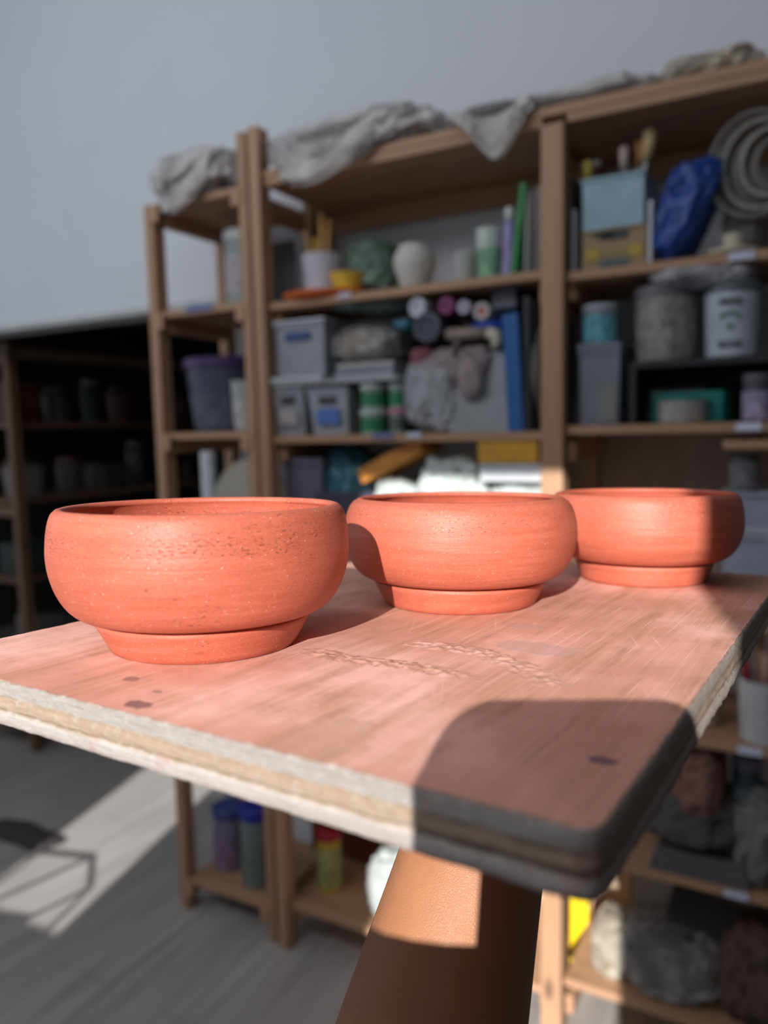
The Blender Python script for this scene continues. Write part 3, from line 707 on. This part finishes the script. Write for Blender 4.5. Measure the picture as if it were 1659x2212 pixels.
# --- third row, narrow unit
Z3n = 1.402
tub('bucket', 'dark blue translucent bucket with purple lid on narrow unit', 'bucket', 372, 512, 770, Z3n, YF-.012, (.06, .07, .105), (.055, .025, .11), (.10, .11, .145), rb=.80, bandz=(.1, .55))
tub('plastic_cup', 'clear-rimmed pot with cream contents beside the purple-lidded bucket', 'pot', 488, 545, 822, Z3n, YF-.005, (.38, .385, .39), None, (.50, .49, .45), rb=.78, bandz=(.08, .62))
# --- third row, wide unit left bay
Z3 = 1.388
crate('storage_bin', 'translucent grey bin with a plain pale label, lower left', 'bin', 590, 657, 838, Z3, YF-.01, .2, (.30, .31, .34), None, (.42, .37, .36), taper=.86)
crate('storage_bin', 'translucent grey bin with blue label beside the pale-labelled one', 'bin', 665, 752, 838, Z3, YF-.01, .2, (.36, .37, .41), None, (.08, .17, .48), taper=.84)
xl0, xl1 = xat(586, 1.49, YF-.01), xat(862, 1.49, YF-.01); zl = zat(836, xl0, YF)
slab('white_board', 'thin pale board laid across the grey bins and green jars', 'board', (xl0+xl1)/2, YF-.016, zl, xl1-xl0, .2, .008, (.45, .46, .50))
slab('bin_lid', 'curved white bin lid on thin pale board', 'lid', xat(648, zl, YF), YF-.02, zl+.009, .155, .18, .012, (.52, .53, .55))
crate('storage_bin', 'clear grey bin with white lid and blue handle, stacked highest', 'bin', 596, 702, 690, zl+.022, YF-.005, .19, (.33, .34, .39), (.50, .51, .56), None, taper=.93, hole=False)
xh = xat(650, 1.6, YF); zh = zat(730, xh, YF)
slab('tape_strip', 'blue tape strip across the clear bin with white lid', 'tape', xh-.005, YF-.0075, zh-.006, .075, .004, .020, (.03, .07, .22))
for k, (px, py) in enumerate(((688+0, 0),)): pass
bag('clear_bag', 'clear plastic bag with brown scraps beside the stacked clear bin', 'bag', 775, 700, 150, 0, zl+.045, YF+.0, .15, FILM2, 51, cloth((.30, .23, .15)), amp=.2)
for k, (z, c, lb) in enumerate(((0, (.36, .37, .38), 'grey flat box lying lowest beneath the bag of brown scraps'), (.013, (.24, .25, .33), 'dark blue flat box beneath the bag of brown scraps'), (.026, (.44, .43, .41), 'cream flat box directly beneath the bag of brown scraps'))):
    slab('flat_box', lb, 'box', xat(784, 1.5, YF), YF+.002+.004*k, zl+.009+z, .165-.006*k, .16, .012, c, rz=.03*(k-1))
gj = 0
for (l, r, lidc, gl) in ((768, 823, (.50, .56, .53), 0), (828, 866, (.48, .52, .50), 1)):
    for lv, (tp) in enumerate((884, 836)):
        zz = Z3 if lv == 0 else Z3+.060
        lc = (.55, .20, .25) if (gl and lv == 0) else lidc
        x, w_ = place(l, r, zz, YF-.006)
        t_ = thing('glaze_jar', [['lower left green-labelled glaze jar with white lid', 'upper left green-labelled glaze jar with white lid'], ['lower right glaze jar with pinkish lid, beside white bag', 'upper right green glaze jar with white lid']][gl][lv], 'jar', (x, YF-.006+.03, zz), 0, 'stacked glaze jars')
        R_ = w_/2*.94
        obj('body', lathe([(0, 0), (R_*.93, 0), (R_*.95, .002), (R_*.95, .046), (0, .046)], 32), plain((.34, .42, .38), .4), t_, bevel=.0006)
        obj('label_band', lathe([(R_*.95, .006), (R_*.965, .006), (R_*.965, .040), (R_*.95, .040)], 32), plain((.03, .20, .09) if not (gl and lv == 0) else (.10, .13, .11), .5, var=.4, scale=70), t_)
        obj('lid', lathe([(0, .059), (R_*.96, .059), (R_*1.04, .056), (R_*1.04, .047), (0, .0465)], 32), plain(lc, .4), t_, bevel=.0008)
bag('mint_fabric', 'mint green crumpled fabric strip pressed under the upper shelf', 'cloth', 745, 648, 62, 0, zl+.175, YF+.0, .10, cloth((.26, .38, .33)), 61, amp=.3, crumple=.15)
bag('mint_fabric', 'grey-green crumpled fabric heap under shelf, left of white roll', 'cloth', 815, 646, 100, 0, zl+.165, YF+.02, .12, cloth((.20, .28, .25)), 62, amp=.3, crumple=.15)
bag('teal_wrap', 'teal blue plastic wrap knot left of black lens ring', 'bag', 865, 688, 48, 0, zl+.115, YF+.0, .08, plastic_film((.04, .22, .30), 1, .3), 63, amp=.3, crumple=.15)
def roll(name, label, cat, px, py, pr, Y, L, col, core, inner=.55, ring=None):
    x = at(px, py, Y); R_ = pr/F*(x-CAM).dot(fwd); t = thing(name, label, cat, (x.x, Y, x.z)); RX = Matrix.Rotation(-PI/2, 4, 'X')
    obj('body', lathe([(R_*inner, 0), (R_*.97, 0), (R_, .003), (R_, L), (R_*inner, L)], 36, M=RX), plain(col, .5), t, bevel=.0008)
    obj('core', lathe([(0, .003), (R_*inner, .003), (R_*inner, L), (0, L)], 32, M=RX), plain(core, .6), t)
    if ring: obj('ring', lathe([(R_*.80, -.001), (R_*.86, -.001), (R_*.86, .002), (R_*.80, .002)], 36, M=RX), plain(ring, .5), t)
    return t
roll('paper_roll', 'white round roll end, topmost left of the pile', 'roll', 901, 664, 21, YF-.01, .16, (.60, .60, .66), (.55, .55, .62), .6)
roll('black_tube', 'black tube with grey ring facing the room, under white roll', 'tube', 922, 706, 33, YF-.02, .15, (.035, .04, .055), (.05, .06, .09), .62, (.22, .23, .27))
roll('pink_tube', 'magenta roll under the upper shelf, right of white roll', 'roll', 963, 660, 19, YF+.0, .14, (.24, .03, .14), (.16, .02, .10), .4)
roll('foil_roll', 'small white-ended roll touching the magenta one', 'roll', 1001, 663, 15, YF+.0, .14, (.48, .46, .56), (.30, .22, .36), .4)
roll('tape_roll', 'white roll with red centre above the blue dish', 'roll', 1040, 672, 19, YF+.0, .14, (.50, .46, .46), (.55, .12, .09), .5)
xx = at(1048, 700, YF+.0); t_ = thing('shallow_dish', 'bright blue shallow dish above the grey tile', 'dish', (xx.x, YF+.045, xx.z-.008)); obj('body', lathe([(0, .0), (.042, 0), (.047, .012), (.045, .012), (.041, .003), (0, .003)], 36), plain((.02, .07, .50), .35), t_, smooth=True)
x = at(1010, 722, YF-.01); t_ = thing('glue_gun', 'cream and brown hand tool lying on the pile', 'tool', (x.x, YF-.005, x.z))
obj('barrel', tube([(-.05, 0, .004), (.0, 0, .002), (.05, 0, .0)], [.013, .014, .011], 14), plain((.28, .22, .18), .5), t_, smooth=True)
obj('nozzle', tube([(.045, 0, 0), (.062, 0, -.004), (.066, 0, -.02), (.058, 0, -.032)], [.012, .014, .012, .009], 12), plain((.55, .52, .42), .5), t_, smooth=True)
obj('handle', tube([(-.02, 0, 0), (-.03, 0, -.03), (-.028, 0, -.05)], [.010, .010, .009], 12), plain((.09, .07, .07), .5), t_, smooth=True)
bag('pink_cloth', 'small dusky pink rag left of mottled rag', 'cloth', 905, 748, 45, 0, 1.53, YF+.0, .06, cloth((.34, .12, .15)), 71, amp=.3, crumple=.14)
bag('speckled_cloth', 'mottled pink-grey rag draped over white plastic bag', 'cloth', 985, 745, 120, 0, 1.495, YF-.012, .06, cloth((.34, .28, .29)), 72, amp=.4, crumple=.18)
bag('speckled_cloth', 'narrow pinkish rag end hanging in front of grey tile', 'cloth', 1012, 775, 50, 0, 1.465, YF-.022, .03, cloth((.38, .30, .31)), 73, amp=.3, crumple=.12)
bag('white_bag', 'pale plastic bag of white clay in the shelf middle', 'bag', 925, 765, 122, 0, Z3, YF-.012, .12, plastic_film((.50, .51, .55), .95, .35), 74, cloth((.5, .5, .46)), amp=.18)
x, w_ = place(985, 1108, Z3, YF+.02); slab('grey_tile', 'plain light grey square tile leaning on shelf, left of blue board', 'tile', x, YF+.0, Z3, w_+.02, .02, hgt(758, x, YF, Z3), (.30, .31, .33), rx=-.08)
x, w_ = place(1090, 1124, Z3, YF-.01); h_ = hgt(676, x, YF-.01, Z3)
slab('acrylic_sheet', 'tall narrow bright blue plastic panel beside black panels', 'panel', x+.008, YF-.012, Z3, w_, .16, h_, (.01, .105, .34), ry=-.05)
upright('black_sheet', 'tall black panel reaching up behind blue panel', 'panel', 1134, 1146, 640, Z3, YF-.01, .2, (.02, .02, .025), -.01)
upright('black_sheet', 'second black panel between the first and the round bat', 'panel', 1149, 1157, 650, Z3, YF+.01, .2, (.03, .03, .035))
slab('dark_box', 'dark grey translucent box above blue dish near the panels', 'box', xat(1085, 1.66, YF+.02), YF+.03, 1.655, .055, .12, .045, (.12, .12, .15))
x = xat(1168, 1.5, YF+.05); t_ = thing('round_bat', 'round grey pottery bat on edge beside the middle post', 'pottery bat', (x, YF+.125, Z3+.128)); obj('body', lathe([(0, -.006), (.125, -.006), (.128, 0), (.125, .006), (0, .006)], 48, M=Matrix.Rotation(PI/2, 4, 'Y')), plain((.28, .275, .26), .7), t_, bevel=.001)
slab('dark_sack', 'dark sack filling the shadowy back of third shelf', 'bag', (XM+XR)/2, YB-.03, Z3, .66, .03, .27, (.05, .048, .05))  # flat dark sheet stands in for the shade behind the items
# --- third row, right bay
Z3r = 1.398
t_ = crate('storage_bin', 'tall grey-blue lidded bin right of the middle post', 'bin', 1250, 1338, 742, Z3r, YF-.0, .14, (.19, .21, .25), (.23, .24, .29), None, taper=.93, hole=False)
xq, wq = place(1250, 1338, Z3r, YF); ztb = Z3r+hgt(742, xq, YF, Z3r)
obj('stained_side', B(-.002, .033, .0005, .006, .008, .085), plain((.22, .22, .20), .6), t_)
tub('plastic_pot', 'clear pot of light blue glaze on tall lidded bin', 'pot', 1250, 1328, 655, ztb, YF+.0, (.24, .28, .31), (.42, .46, .50), (.13, .40, .50), rb=.92, bandz=(.05, .80))
zr = zat(775, xat(1500, 1.5, YF), YF)
t_ = thing('riser_shelf', 'low black riser shelf carrying the bag bucket and white bucket', 'riser', ((xat(1360, zr, YF)+XE-.03)/2, YF, Z3r)); hw_ = (XE-.03-xat(1360, zr, YF))/2
obj('top', B(-hw_, hw_, 0, .26, zr-Z3r-.012, zr-Z3r), plain((.015, .015, .018), .6), t_); 
for s in (-1, 1): obj('leg', B(s*hw_-.006*(s+1), s*hw_+.006*(1-s), 0, .26, 0, zr-Z3r-.012), plain((.015, .015, .018), .6), t_)
obj('back', B(-hw_, hw_, .25, .256, 0, zr-Z3r-.012), plain((.02, .02, .025), .6), t_)
tub('bucket', 'bucket of wrinkled grey clay wrapped in plastic with dark lid', 'bucket', 1360, 1497, 612, zr, YF+.0, (.245, .235, .22), (.13, .13, .15), (.28, .27, .25), rb=.93, bandz=(.1, .9))
t_, xw, ww, hw2 = tub('bucket', 'white plastic bucket with small dark lettering on the riser', 'bucket', 1512, 1640, 604, zr, YF-.0, (.46, .50, .56), (.10, .12, .13), None, rb=.90)
LET = plain((.06, .08, .08), .6); LETG = plain((.10, .22, .15), .6)
Rw = ww/2
yb_ = -Rw*.975
obj('label_bar', B(-.019, .019, yb_-.004, yb_+.006, hw2*.70, hw2*.755), LET, t_)
for a_ in range(-3, 4): obj('letter_mark', B(a_*.0052-.0018, a_*.0052+.0018, yb_-.0010, yb_+.006, hw2*.55-.0006*a_*a_, hw2*.60-.0006*a_*a_), LETG, t_)
obj('emblem_mark', lathe([(0, 0), (.006, 0), (.006, .006), (0, .006)], 5, M=Matrix.Translation((0, yb_-.0012, hw2*.40)) @ Matrix.Rotation(-PI/2, 4, 'X')), LETG, t_)
for i in range(2): obj('text_line', B(-.022+.003*i, .022-.003*i, yb_-.0005, yb_+.006, hw2*(.19-.05*i), hw2*(.205-.05*i)), LET, t_)
bag('plastic_sheet', 'grey plastic sheet crumpled over the two buckets', 'plastic sheet', 1515, 556, 235, 0, zat(620, xat(1515, 1.65, YF), YF), YF-.02, .16, plastic_film((.46, .46, .49), .9, .4), 81, amp=.3, crumple=.16)
slab('beige_box', 'small brown-grey box in the dark under the riser', 'box', xat(1458, 1.42, YF+.10), YF+.11, Z3r+.045, .11, .08, .03, (.20, .15, .14))
slab('flat_case', 'dark case under the brown-grey box in the riser', 'case', xat(1458, 1.42, YF+.10), YF+.11, Z3r, .12, .08, .044, (.05, .05, .055))
x, w_ = place(1405, 1585, Z3r, YF+.04); t_ = thing('teal_tray', 'teal plastic tray under the black riser', 'tray', (x, YF+.05, Z3r+.0)); 
bm = bmesh.new(); hh = hgt(845, x, YF+.05, Z3r)
obj('body', ngon_prism([(-w_/2, 0), (w_*.38, -.01), (w_/2, .05), (w_*.4, .12), (-w_/2, .12)], hh*.0, hh), plain((.0, .17, .14), .4), t_, bevel=.004)
tub('metal_tin', 'shallow round shiny metal tin in front of teal tray', 'tin', 1412, 1524, 864, Z3r, YF-.012, (.34, .31, .28), None, rb=.98, rough=.25)
tub('dark_jar', 'dark jar with purple-white label at right under riser', 'jar', 1600, 1668, 806, Z3r, YF+.01, (.08, .08, .10), (.12, .12, .14), (.40, .34, .50), rb=.96, bandz=(.05, .7))

# --- fourth row, wide unit left bay (sunlit at the front)
Z4 = 1.085
crate('storage_bin', 'dull violet-grey bin in the dim fourth row, left end', 'bin', 620, 700, 990, Z4, YF+.03, .2, (.13, .12, .16), None, None, hole=False)
bag('teal_bundle', 'teal and light blue bundle behind the tilted orange box', 'bag', 730, 970, 110, 0, Z4+.05, YF+.05, .14, plastic_film((.07, .24, .32), 1, .35), 91, amp=.3, crumple=.15)
x = at(838, 1000, YF+.0); t_ = slab('orange_box', 'orange box tilted diagonally up to the right', 'box', x.x, YF+.02, x.z-.012, .185, .12, .036, (.60, .24, .04), ry=-.45)
slab('dark_crate', 'dark low crate supporting tilted orange box', 'crate', xat(760, 1.2, YF+.02), YF+.03, Z4, .23, .2, .16, (.05, .045, .07))
bag('clay_bag', 'sunlit white bag of clay, largest, below the shelf middle', 'bag', 963, 988, 158, 0, Z4, YF-.01, .2, WFILM, 92, amp=.12)
bag('clay_bag', 'low white clay bag left of the largest sunlit one', 'bag', 838, 1036, 110, 0, Z4, YF-.0, .2, WFILM, 93, amp=.12)
bag('clay_bag', 'flat white clay bag under paper stack at the middle post', 'bag', 1115, 1040, 165, 0, Z4, YF-.01, .22, WFILM, 94, amp=.10)
zp = zat(1040, xat(1110, 1.3, YF), YF)
slab('paper_stack', 'stack of pale papers between clay bag and yellow box', 'paper stack', xat(1112, zp, YF), YF-.008, zp, .155, .2, zat(1002, -.55, YF)-zp, (.55, .57, .60), rz=.0)
zy = zat(1000, xat(1100, 1.3, YF), YF)
crate('yellow_box', 'yellow plastic box on pale paper stack', 'box', 1030, 1162, 938, zy, YF-.012, .2, (.66, .34, .04), None, None, taper=.97, hole=False)
# round bats standing in narrow unit row 4 and behind the middle post
x = at(540, 1075, YF+.05); t_ = thing('round_bat', 'round cream bat leaning in the narrow unit behind tall post', 'pottery bat', (x.x, YF+.06, 1.19)); obj('body', lathe([(0, -.006), (.135, -.006), (.139, 0), (.135, .006), (0, .006)], 48, M=Matrix.Rotation(PI/2, 4, 'X')), plain((.42, .39, .32), .7), t_, bevel=.001)
plank(nu, X0+.018, XN-.014, YF-.016, YB+.016, 1.05)
x = at(1222, 1010, YF+.14); t_ = thing('round_bat', 'round tan bat standing behind the middle post', 'pottery bat', (x.x, YF+.14, x.z)); obj('body', lathe([(0, -.006), (.045, -.006), (.048, 0), (.045, .006), (0, .006)], 40, M=Matrix.Rotation(PI/2, 4, 'X')), plain((.36, .27, .20), .7), t_, bevel=.001)
# --- right bay below: panel, bins, black jar
slab('back_board', 'beige hardboard leaning on wall under the right shelves', 'board', xat(1420, 1.2, YB), YB+.019, 1.04, .60, .010, .34, (.34, .27, .23))
Zr4 = .775
zz_ = 1.02; xe_ = xat(1620, 1.0, YF)
for tp_, lb_ in ((1140, 'pale blue-grey bin at right edge, lower of two'), (1064, 'pale blue-grey bin at right edge, upper of two')):
    crate('storage_bin', lb_, 'bin', 1556, 1700, tp_, zz_, YF-.012, .22, (.34, .37, .45), (.42, .45, .51), None, taper=.95, hole=False)
    x_, _w = place(1556, 1700, zz_, YF-.012); zz_ += hgt(tp_, x_, YF-.012, zz_)
x, w_ = place(1568, 1640, 1.30, YF-.02)
tub('black_jar', 'black-topped jar with grey label on pale bins', 'jar', 1572, 1640, 982, zz_, YF-.0, (.10, .10, .11), (.03, .03, .035), (.17, .17, .18), rb=.95, bandz=(.1, .85))
slab('small_plank', 'short pine board bridging above the black jar', 'board', xat(1640, 1.37, YF), YF-.02, 1.348, .12, .2, .016, PINE)
# --- row at z .775: white bucket of tools
t_, xw, ww, hw2 = tub('bucket', 'open white bucket with red-handled tools at right edge', 'bucket', 1585, 1712, 1478, Zr4, YF-.012, (.52, .52, .52), None, None, rb=.86)
for k, (dx, c, L, lb) in enumerate(((-.03, (.35, .02, .03), .175, 'red-handled tool in the open white bucket'), (.0, (.50, .28, .26), .165, 'pinkish tool in the open white bucket'), (-.01, (.40, .24, .10), .20, 'long wooden tool in the open white bucket'), (.03, (.10, .08, .07), .16, 'dark-handled tool in the open white bucket'))):
    b_ = thing('tool', lb, 'tool', (xw+dx*.5, YF+.03+.008*k, Zr4+.01)); obj('handle', tube([(0, 0, 0), (dx*.6, 0, L*.7), (dx, .004, L)], [.005, .007, .010]), plain(c, .5), b_, smooth=True)
tub('pinkish_tub', 'pinkish tub in shade left of the open white bucket', 'tub', 1490, 1560, 1490, Zr4, YF+.05, (.34, .24, .21), None, None, rb=.85)
# --- z .475 row
Zr5 = .475
bag('clay_lump', 'wrapped reddish clay lump on the dark cloth pile', 'clay', 1500, 1622, 110, 0, Zr5+.105, YF-.01, .14, cloth((.28, .13, .11)), 101, amp=.25)
bag('cloth_pile', 'dark grey folded cloths piled under reddish clay lump', 'cloth', 1490, 1735, 240, 0, Zr5+.045, YF-.012, .2, cloth((.10, .09, .09)), 102, amp=.2, crumple=.15)
for k in range(3): slab('folded_cloth', ('lowest flat grey cloth of the dark pile', 'middle flat grey cloth of the dark pile', 'upper flat grey cloth of the dark pile')[k], 'cloth', xat(1510, Zr5, YF), YF-.012+.004*k, Zr5+.015*k, .19-.01*k, .2, .014, (.11, .10, .105))
bag('grey_bag', 'grey crumpled bag at right edge beside dark cloths', 'bag', 1640, 1745, 120, 0, Zr5, YF-.012, .14, cloth((.22, .20, .20)), 103, amp=.3, crumple=.15)
tub('dark_jar', 'dark glass jar with white and teal label, behind grey bag', 'jar', 1575, 1640, 1640, Zr5+.045, YF+.06, (.06, .08, .09), (.20, .20, .24), (.14, .20, .22), rb=.96)
# --- z .17 row
Zr6 = .17
slab('white_board', 'white board standing behind black folder, lower right', 'board', xat(1510, .3, YF+.1), YF+.14, Zr6, .30, .008, .27, (.48, .45, .40), rx=-.12)
slab('black_folder', 'black folder propped against white board, lower right', 'folder', xat(1545, .3, YF+.03), YF+.05, Zr6+.06, .24, .012, .15, (.012, .012, .016), rx=-.35, ry=.18)
bag('clear_bag', 'clear plastic bag of dark scraps on the lowest right shelf', 'bag', 1440, 2040, 230, 0, Zr6, YF-.01, .16, FILM2, 111, cloth((.06, .055, .06)), amp=.3, crumple=.16)
bag('clear_bag', 'sunlit clear bag at left of the lowest right shelf', 'bag', 1310, 2005, 85, 0, Zr6, YF-.0, .14, plastic_film((.62, .56, .46), .6, .25), 112, cloth((.30, .24, .17)), amp=.3, crumple=.16)
bag('brown_lump', 'dark brown wrapped lump at lower right corner', 'clay', 1640, 2055, 180, 0, Zr6, YF-.02, .18, cloth((.10, .06, .05)), 113, amp=.2)
for (px, pw, lb) in ((1196, 32, 'yellow board sunlit left of the middle post foot'), (1256, 30, 'yellow board sunlit right of the middle post')):
    x = xat(px, .3, YF+.22); slab('yellow_board', lb, 'board', x, YF+.20, .02, .045, .02, .31+(.03 if px < 1200 else 0), (.85, .60, .01))
slab('pale_board', 'tan panel behind the lower middle post, lit by sun', 'panel', xat(1235, .2, YB), YB+.008, .0, .30, .012, .44, (.55, .42, .30))
# --- lower shelves seen beneath the board
tub('detergent_bottle', 'violet-blue capped bottle, left of two, narrow unit bottom', 'bottle', 448, 505, 1752, .10, YF+.05, (.20, .18, .25), (.045, .06, .22), (.26, .18, .27), rb=.96, bandz=(.05, .6))
tub('detergent_bottle', 'green-grey bottle with bright blue cap, narrow unit bottom', 'bottle', 510, 568, 1752, .10, YF+.02, (.17, .20, .19), (.01, .02, .30), (.16, .20, .18), rb=.96, bandz=(.05, .6))
t_, xx_, w2_, h2_ = tub('spray_can', 'red and yellow bottle on wide unit bottom shelf', 'bottle', 677, 722, 1800, .13, YF+.06, (.55, .36, .04), (.40, .01, .03), (.42, .42, .16), rb=.97, lidname='cap', bandz=(.1, .8))
slab('red_sheet', 'dark red-brown panel at the back of wide unit bottom', 'panel', xat(780, .3, YB-.05), YB-.05, .13, .36, .02, .28, (.16, .045, .035))
bag('white_bundle', 'white plastic bundle half hidden behind the raised forearm', 'bag', 835, 1868, 100, 0, .13, YF-.012, .16, WFILM, 121, amp=.15)
bag('dark_clutter', 'small dark tangle of gear on floor at left', 'gear', 20, 1822, 125, 0, 0, 1.58, .12, cloth((.07, .06, .065)), 131, amp=.35, crumple=.2)

# ------------------------------------------------------------------ beyond the opening
def dark_unit(xf, ys, label):
    u = thing('shelving_unit', label, 'shelving unit'); shade_mats = [pine_mat('dark_pine', (.16, .085, .05), a) for a in (0, 1, 2)]  # same pine darkened, the room's shade painted into the wood
    for y in ys:
        for x in (xf, xf-.35): obj('post', B(x-.018, x+.018, y-.022, y+.022, 0, 1.80), shade_mats[2], u, bevel=.002)
    for z in (1.79, 1.46, 1.13, .78, .42, .10): obj('shelf', B(xf-.33, xf-.02, ys[0]-.015, ys[-1]+.015, z-.018, z), shade_mats[1], u)
    for z in (1.1, .43, 1.76): obj('rung', B(xf-.35, xf, ys[0]-.012, ys[0]+.012, z-.045, z), shade_mats[0], u)
    return u
xd = at(35, 1000, 2.15).x
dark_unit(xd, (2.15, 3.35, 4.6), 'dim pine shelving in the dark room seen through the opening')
cols = ((.05, .045, .045), (.03, .02, .02), (.02, .035, .03), (.08, .015, .015), (.05, .055, .055), (.16, .15, .14), (.02, .02, .03))  # contents colours lowered to carry the darkness of the room
names = [('jar', 'jar'), ('crate', 'crate'), ('bucket', 'bucket')]
adj = ['small', 'squat', 'tall', 'narrow', 'wide', 'plain', 'dusty']; cn = ['grey', 'brown', 'green', 'dark red', 'slate', 'pale', 'navy']
sn = {1.46: 'upper', 1.13: 'middle', .78: 'waist-high', .42: 'low'}
random.seed(11)
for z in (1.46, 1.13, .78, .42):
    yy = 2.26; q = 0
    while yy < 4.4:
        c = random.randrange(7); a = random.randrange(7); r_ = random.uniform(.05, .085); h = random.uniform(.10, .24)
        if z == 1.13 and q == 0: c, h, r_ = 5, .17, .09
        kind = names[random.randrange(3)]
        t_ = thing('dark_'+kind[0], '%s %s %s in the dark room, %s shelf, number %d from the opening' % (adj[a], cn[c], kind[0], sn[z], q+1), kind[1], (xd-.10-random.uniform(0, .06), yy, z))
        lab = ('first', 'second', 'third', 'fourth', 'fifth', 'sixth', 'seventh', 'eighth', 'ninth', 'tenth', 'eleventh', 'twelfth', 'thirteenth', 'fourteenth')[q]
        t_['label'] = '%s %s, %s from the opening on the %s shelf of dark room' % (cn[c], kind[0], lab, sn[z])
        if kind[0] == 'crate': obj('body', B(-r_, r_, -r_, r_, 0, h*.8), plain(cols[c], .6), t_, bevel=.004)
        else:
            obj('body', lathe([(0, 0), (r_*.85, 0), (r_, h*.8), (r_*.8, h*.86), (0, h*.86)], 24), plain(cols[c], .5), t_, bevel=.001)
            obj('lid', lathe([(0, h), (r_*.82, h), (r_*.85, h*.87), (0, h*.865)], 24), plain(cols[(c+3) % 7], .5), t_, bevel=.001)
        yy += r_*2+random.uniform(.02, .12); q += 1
P = at(446, 900, 2.3); t_ = thing('white_pipe', 'white vertical pipe visible behind the narrow shelving unit', 'pipe', (P.x, 2.3, 0)); obj('body', lathe([(0, 0), (.030, 0), (.030, 1.66), (0, 1.66)], 24), plain((.80, .82, .86), .5), t_, smooth=False)

# wire stand outside the frame whose ring shadow falls in the sun patch on the floor
g0 = at(78, 1905, 1.0); g0 = CAM+(g0-CAM)*(CAMZ/(CAMZ-g0.z)); hk = .50; s0 = g0 - SUN*(hk/-SUN.z)
t_ = thing('wire_stand', 'thin black hexagonal wire plant stand beside window, shadow on floor', 'stand', (s0.x, s0.y, 0))
hexp = [(.19*math.cos(a), .19*math.sin(a), hk) for a in [i*PI/3+.3 for i in range(6)]]
obj('top_ring', tube(hexp, .0075, 8, closed=True), plain((.02, .02, .02), .4), t_)
for k in (0, 2, 4): obj('leg', tube([hexp[k], (hexp[k][0]*1.3, hexp[k][1]*1.3, .0)], .007, 8), plain((.02, .02, .02), .4), t_)
obj('cross_bar', tube([hexp[1], hexp[4]], .007, 8), plain((.02, .02, .02), .4), t_)
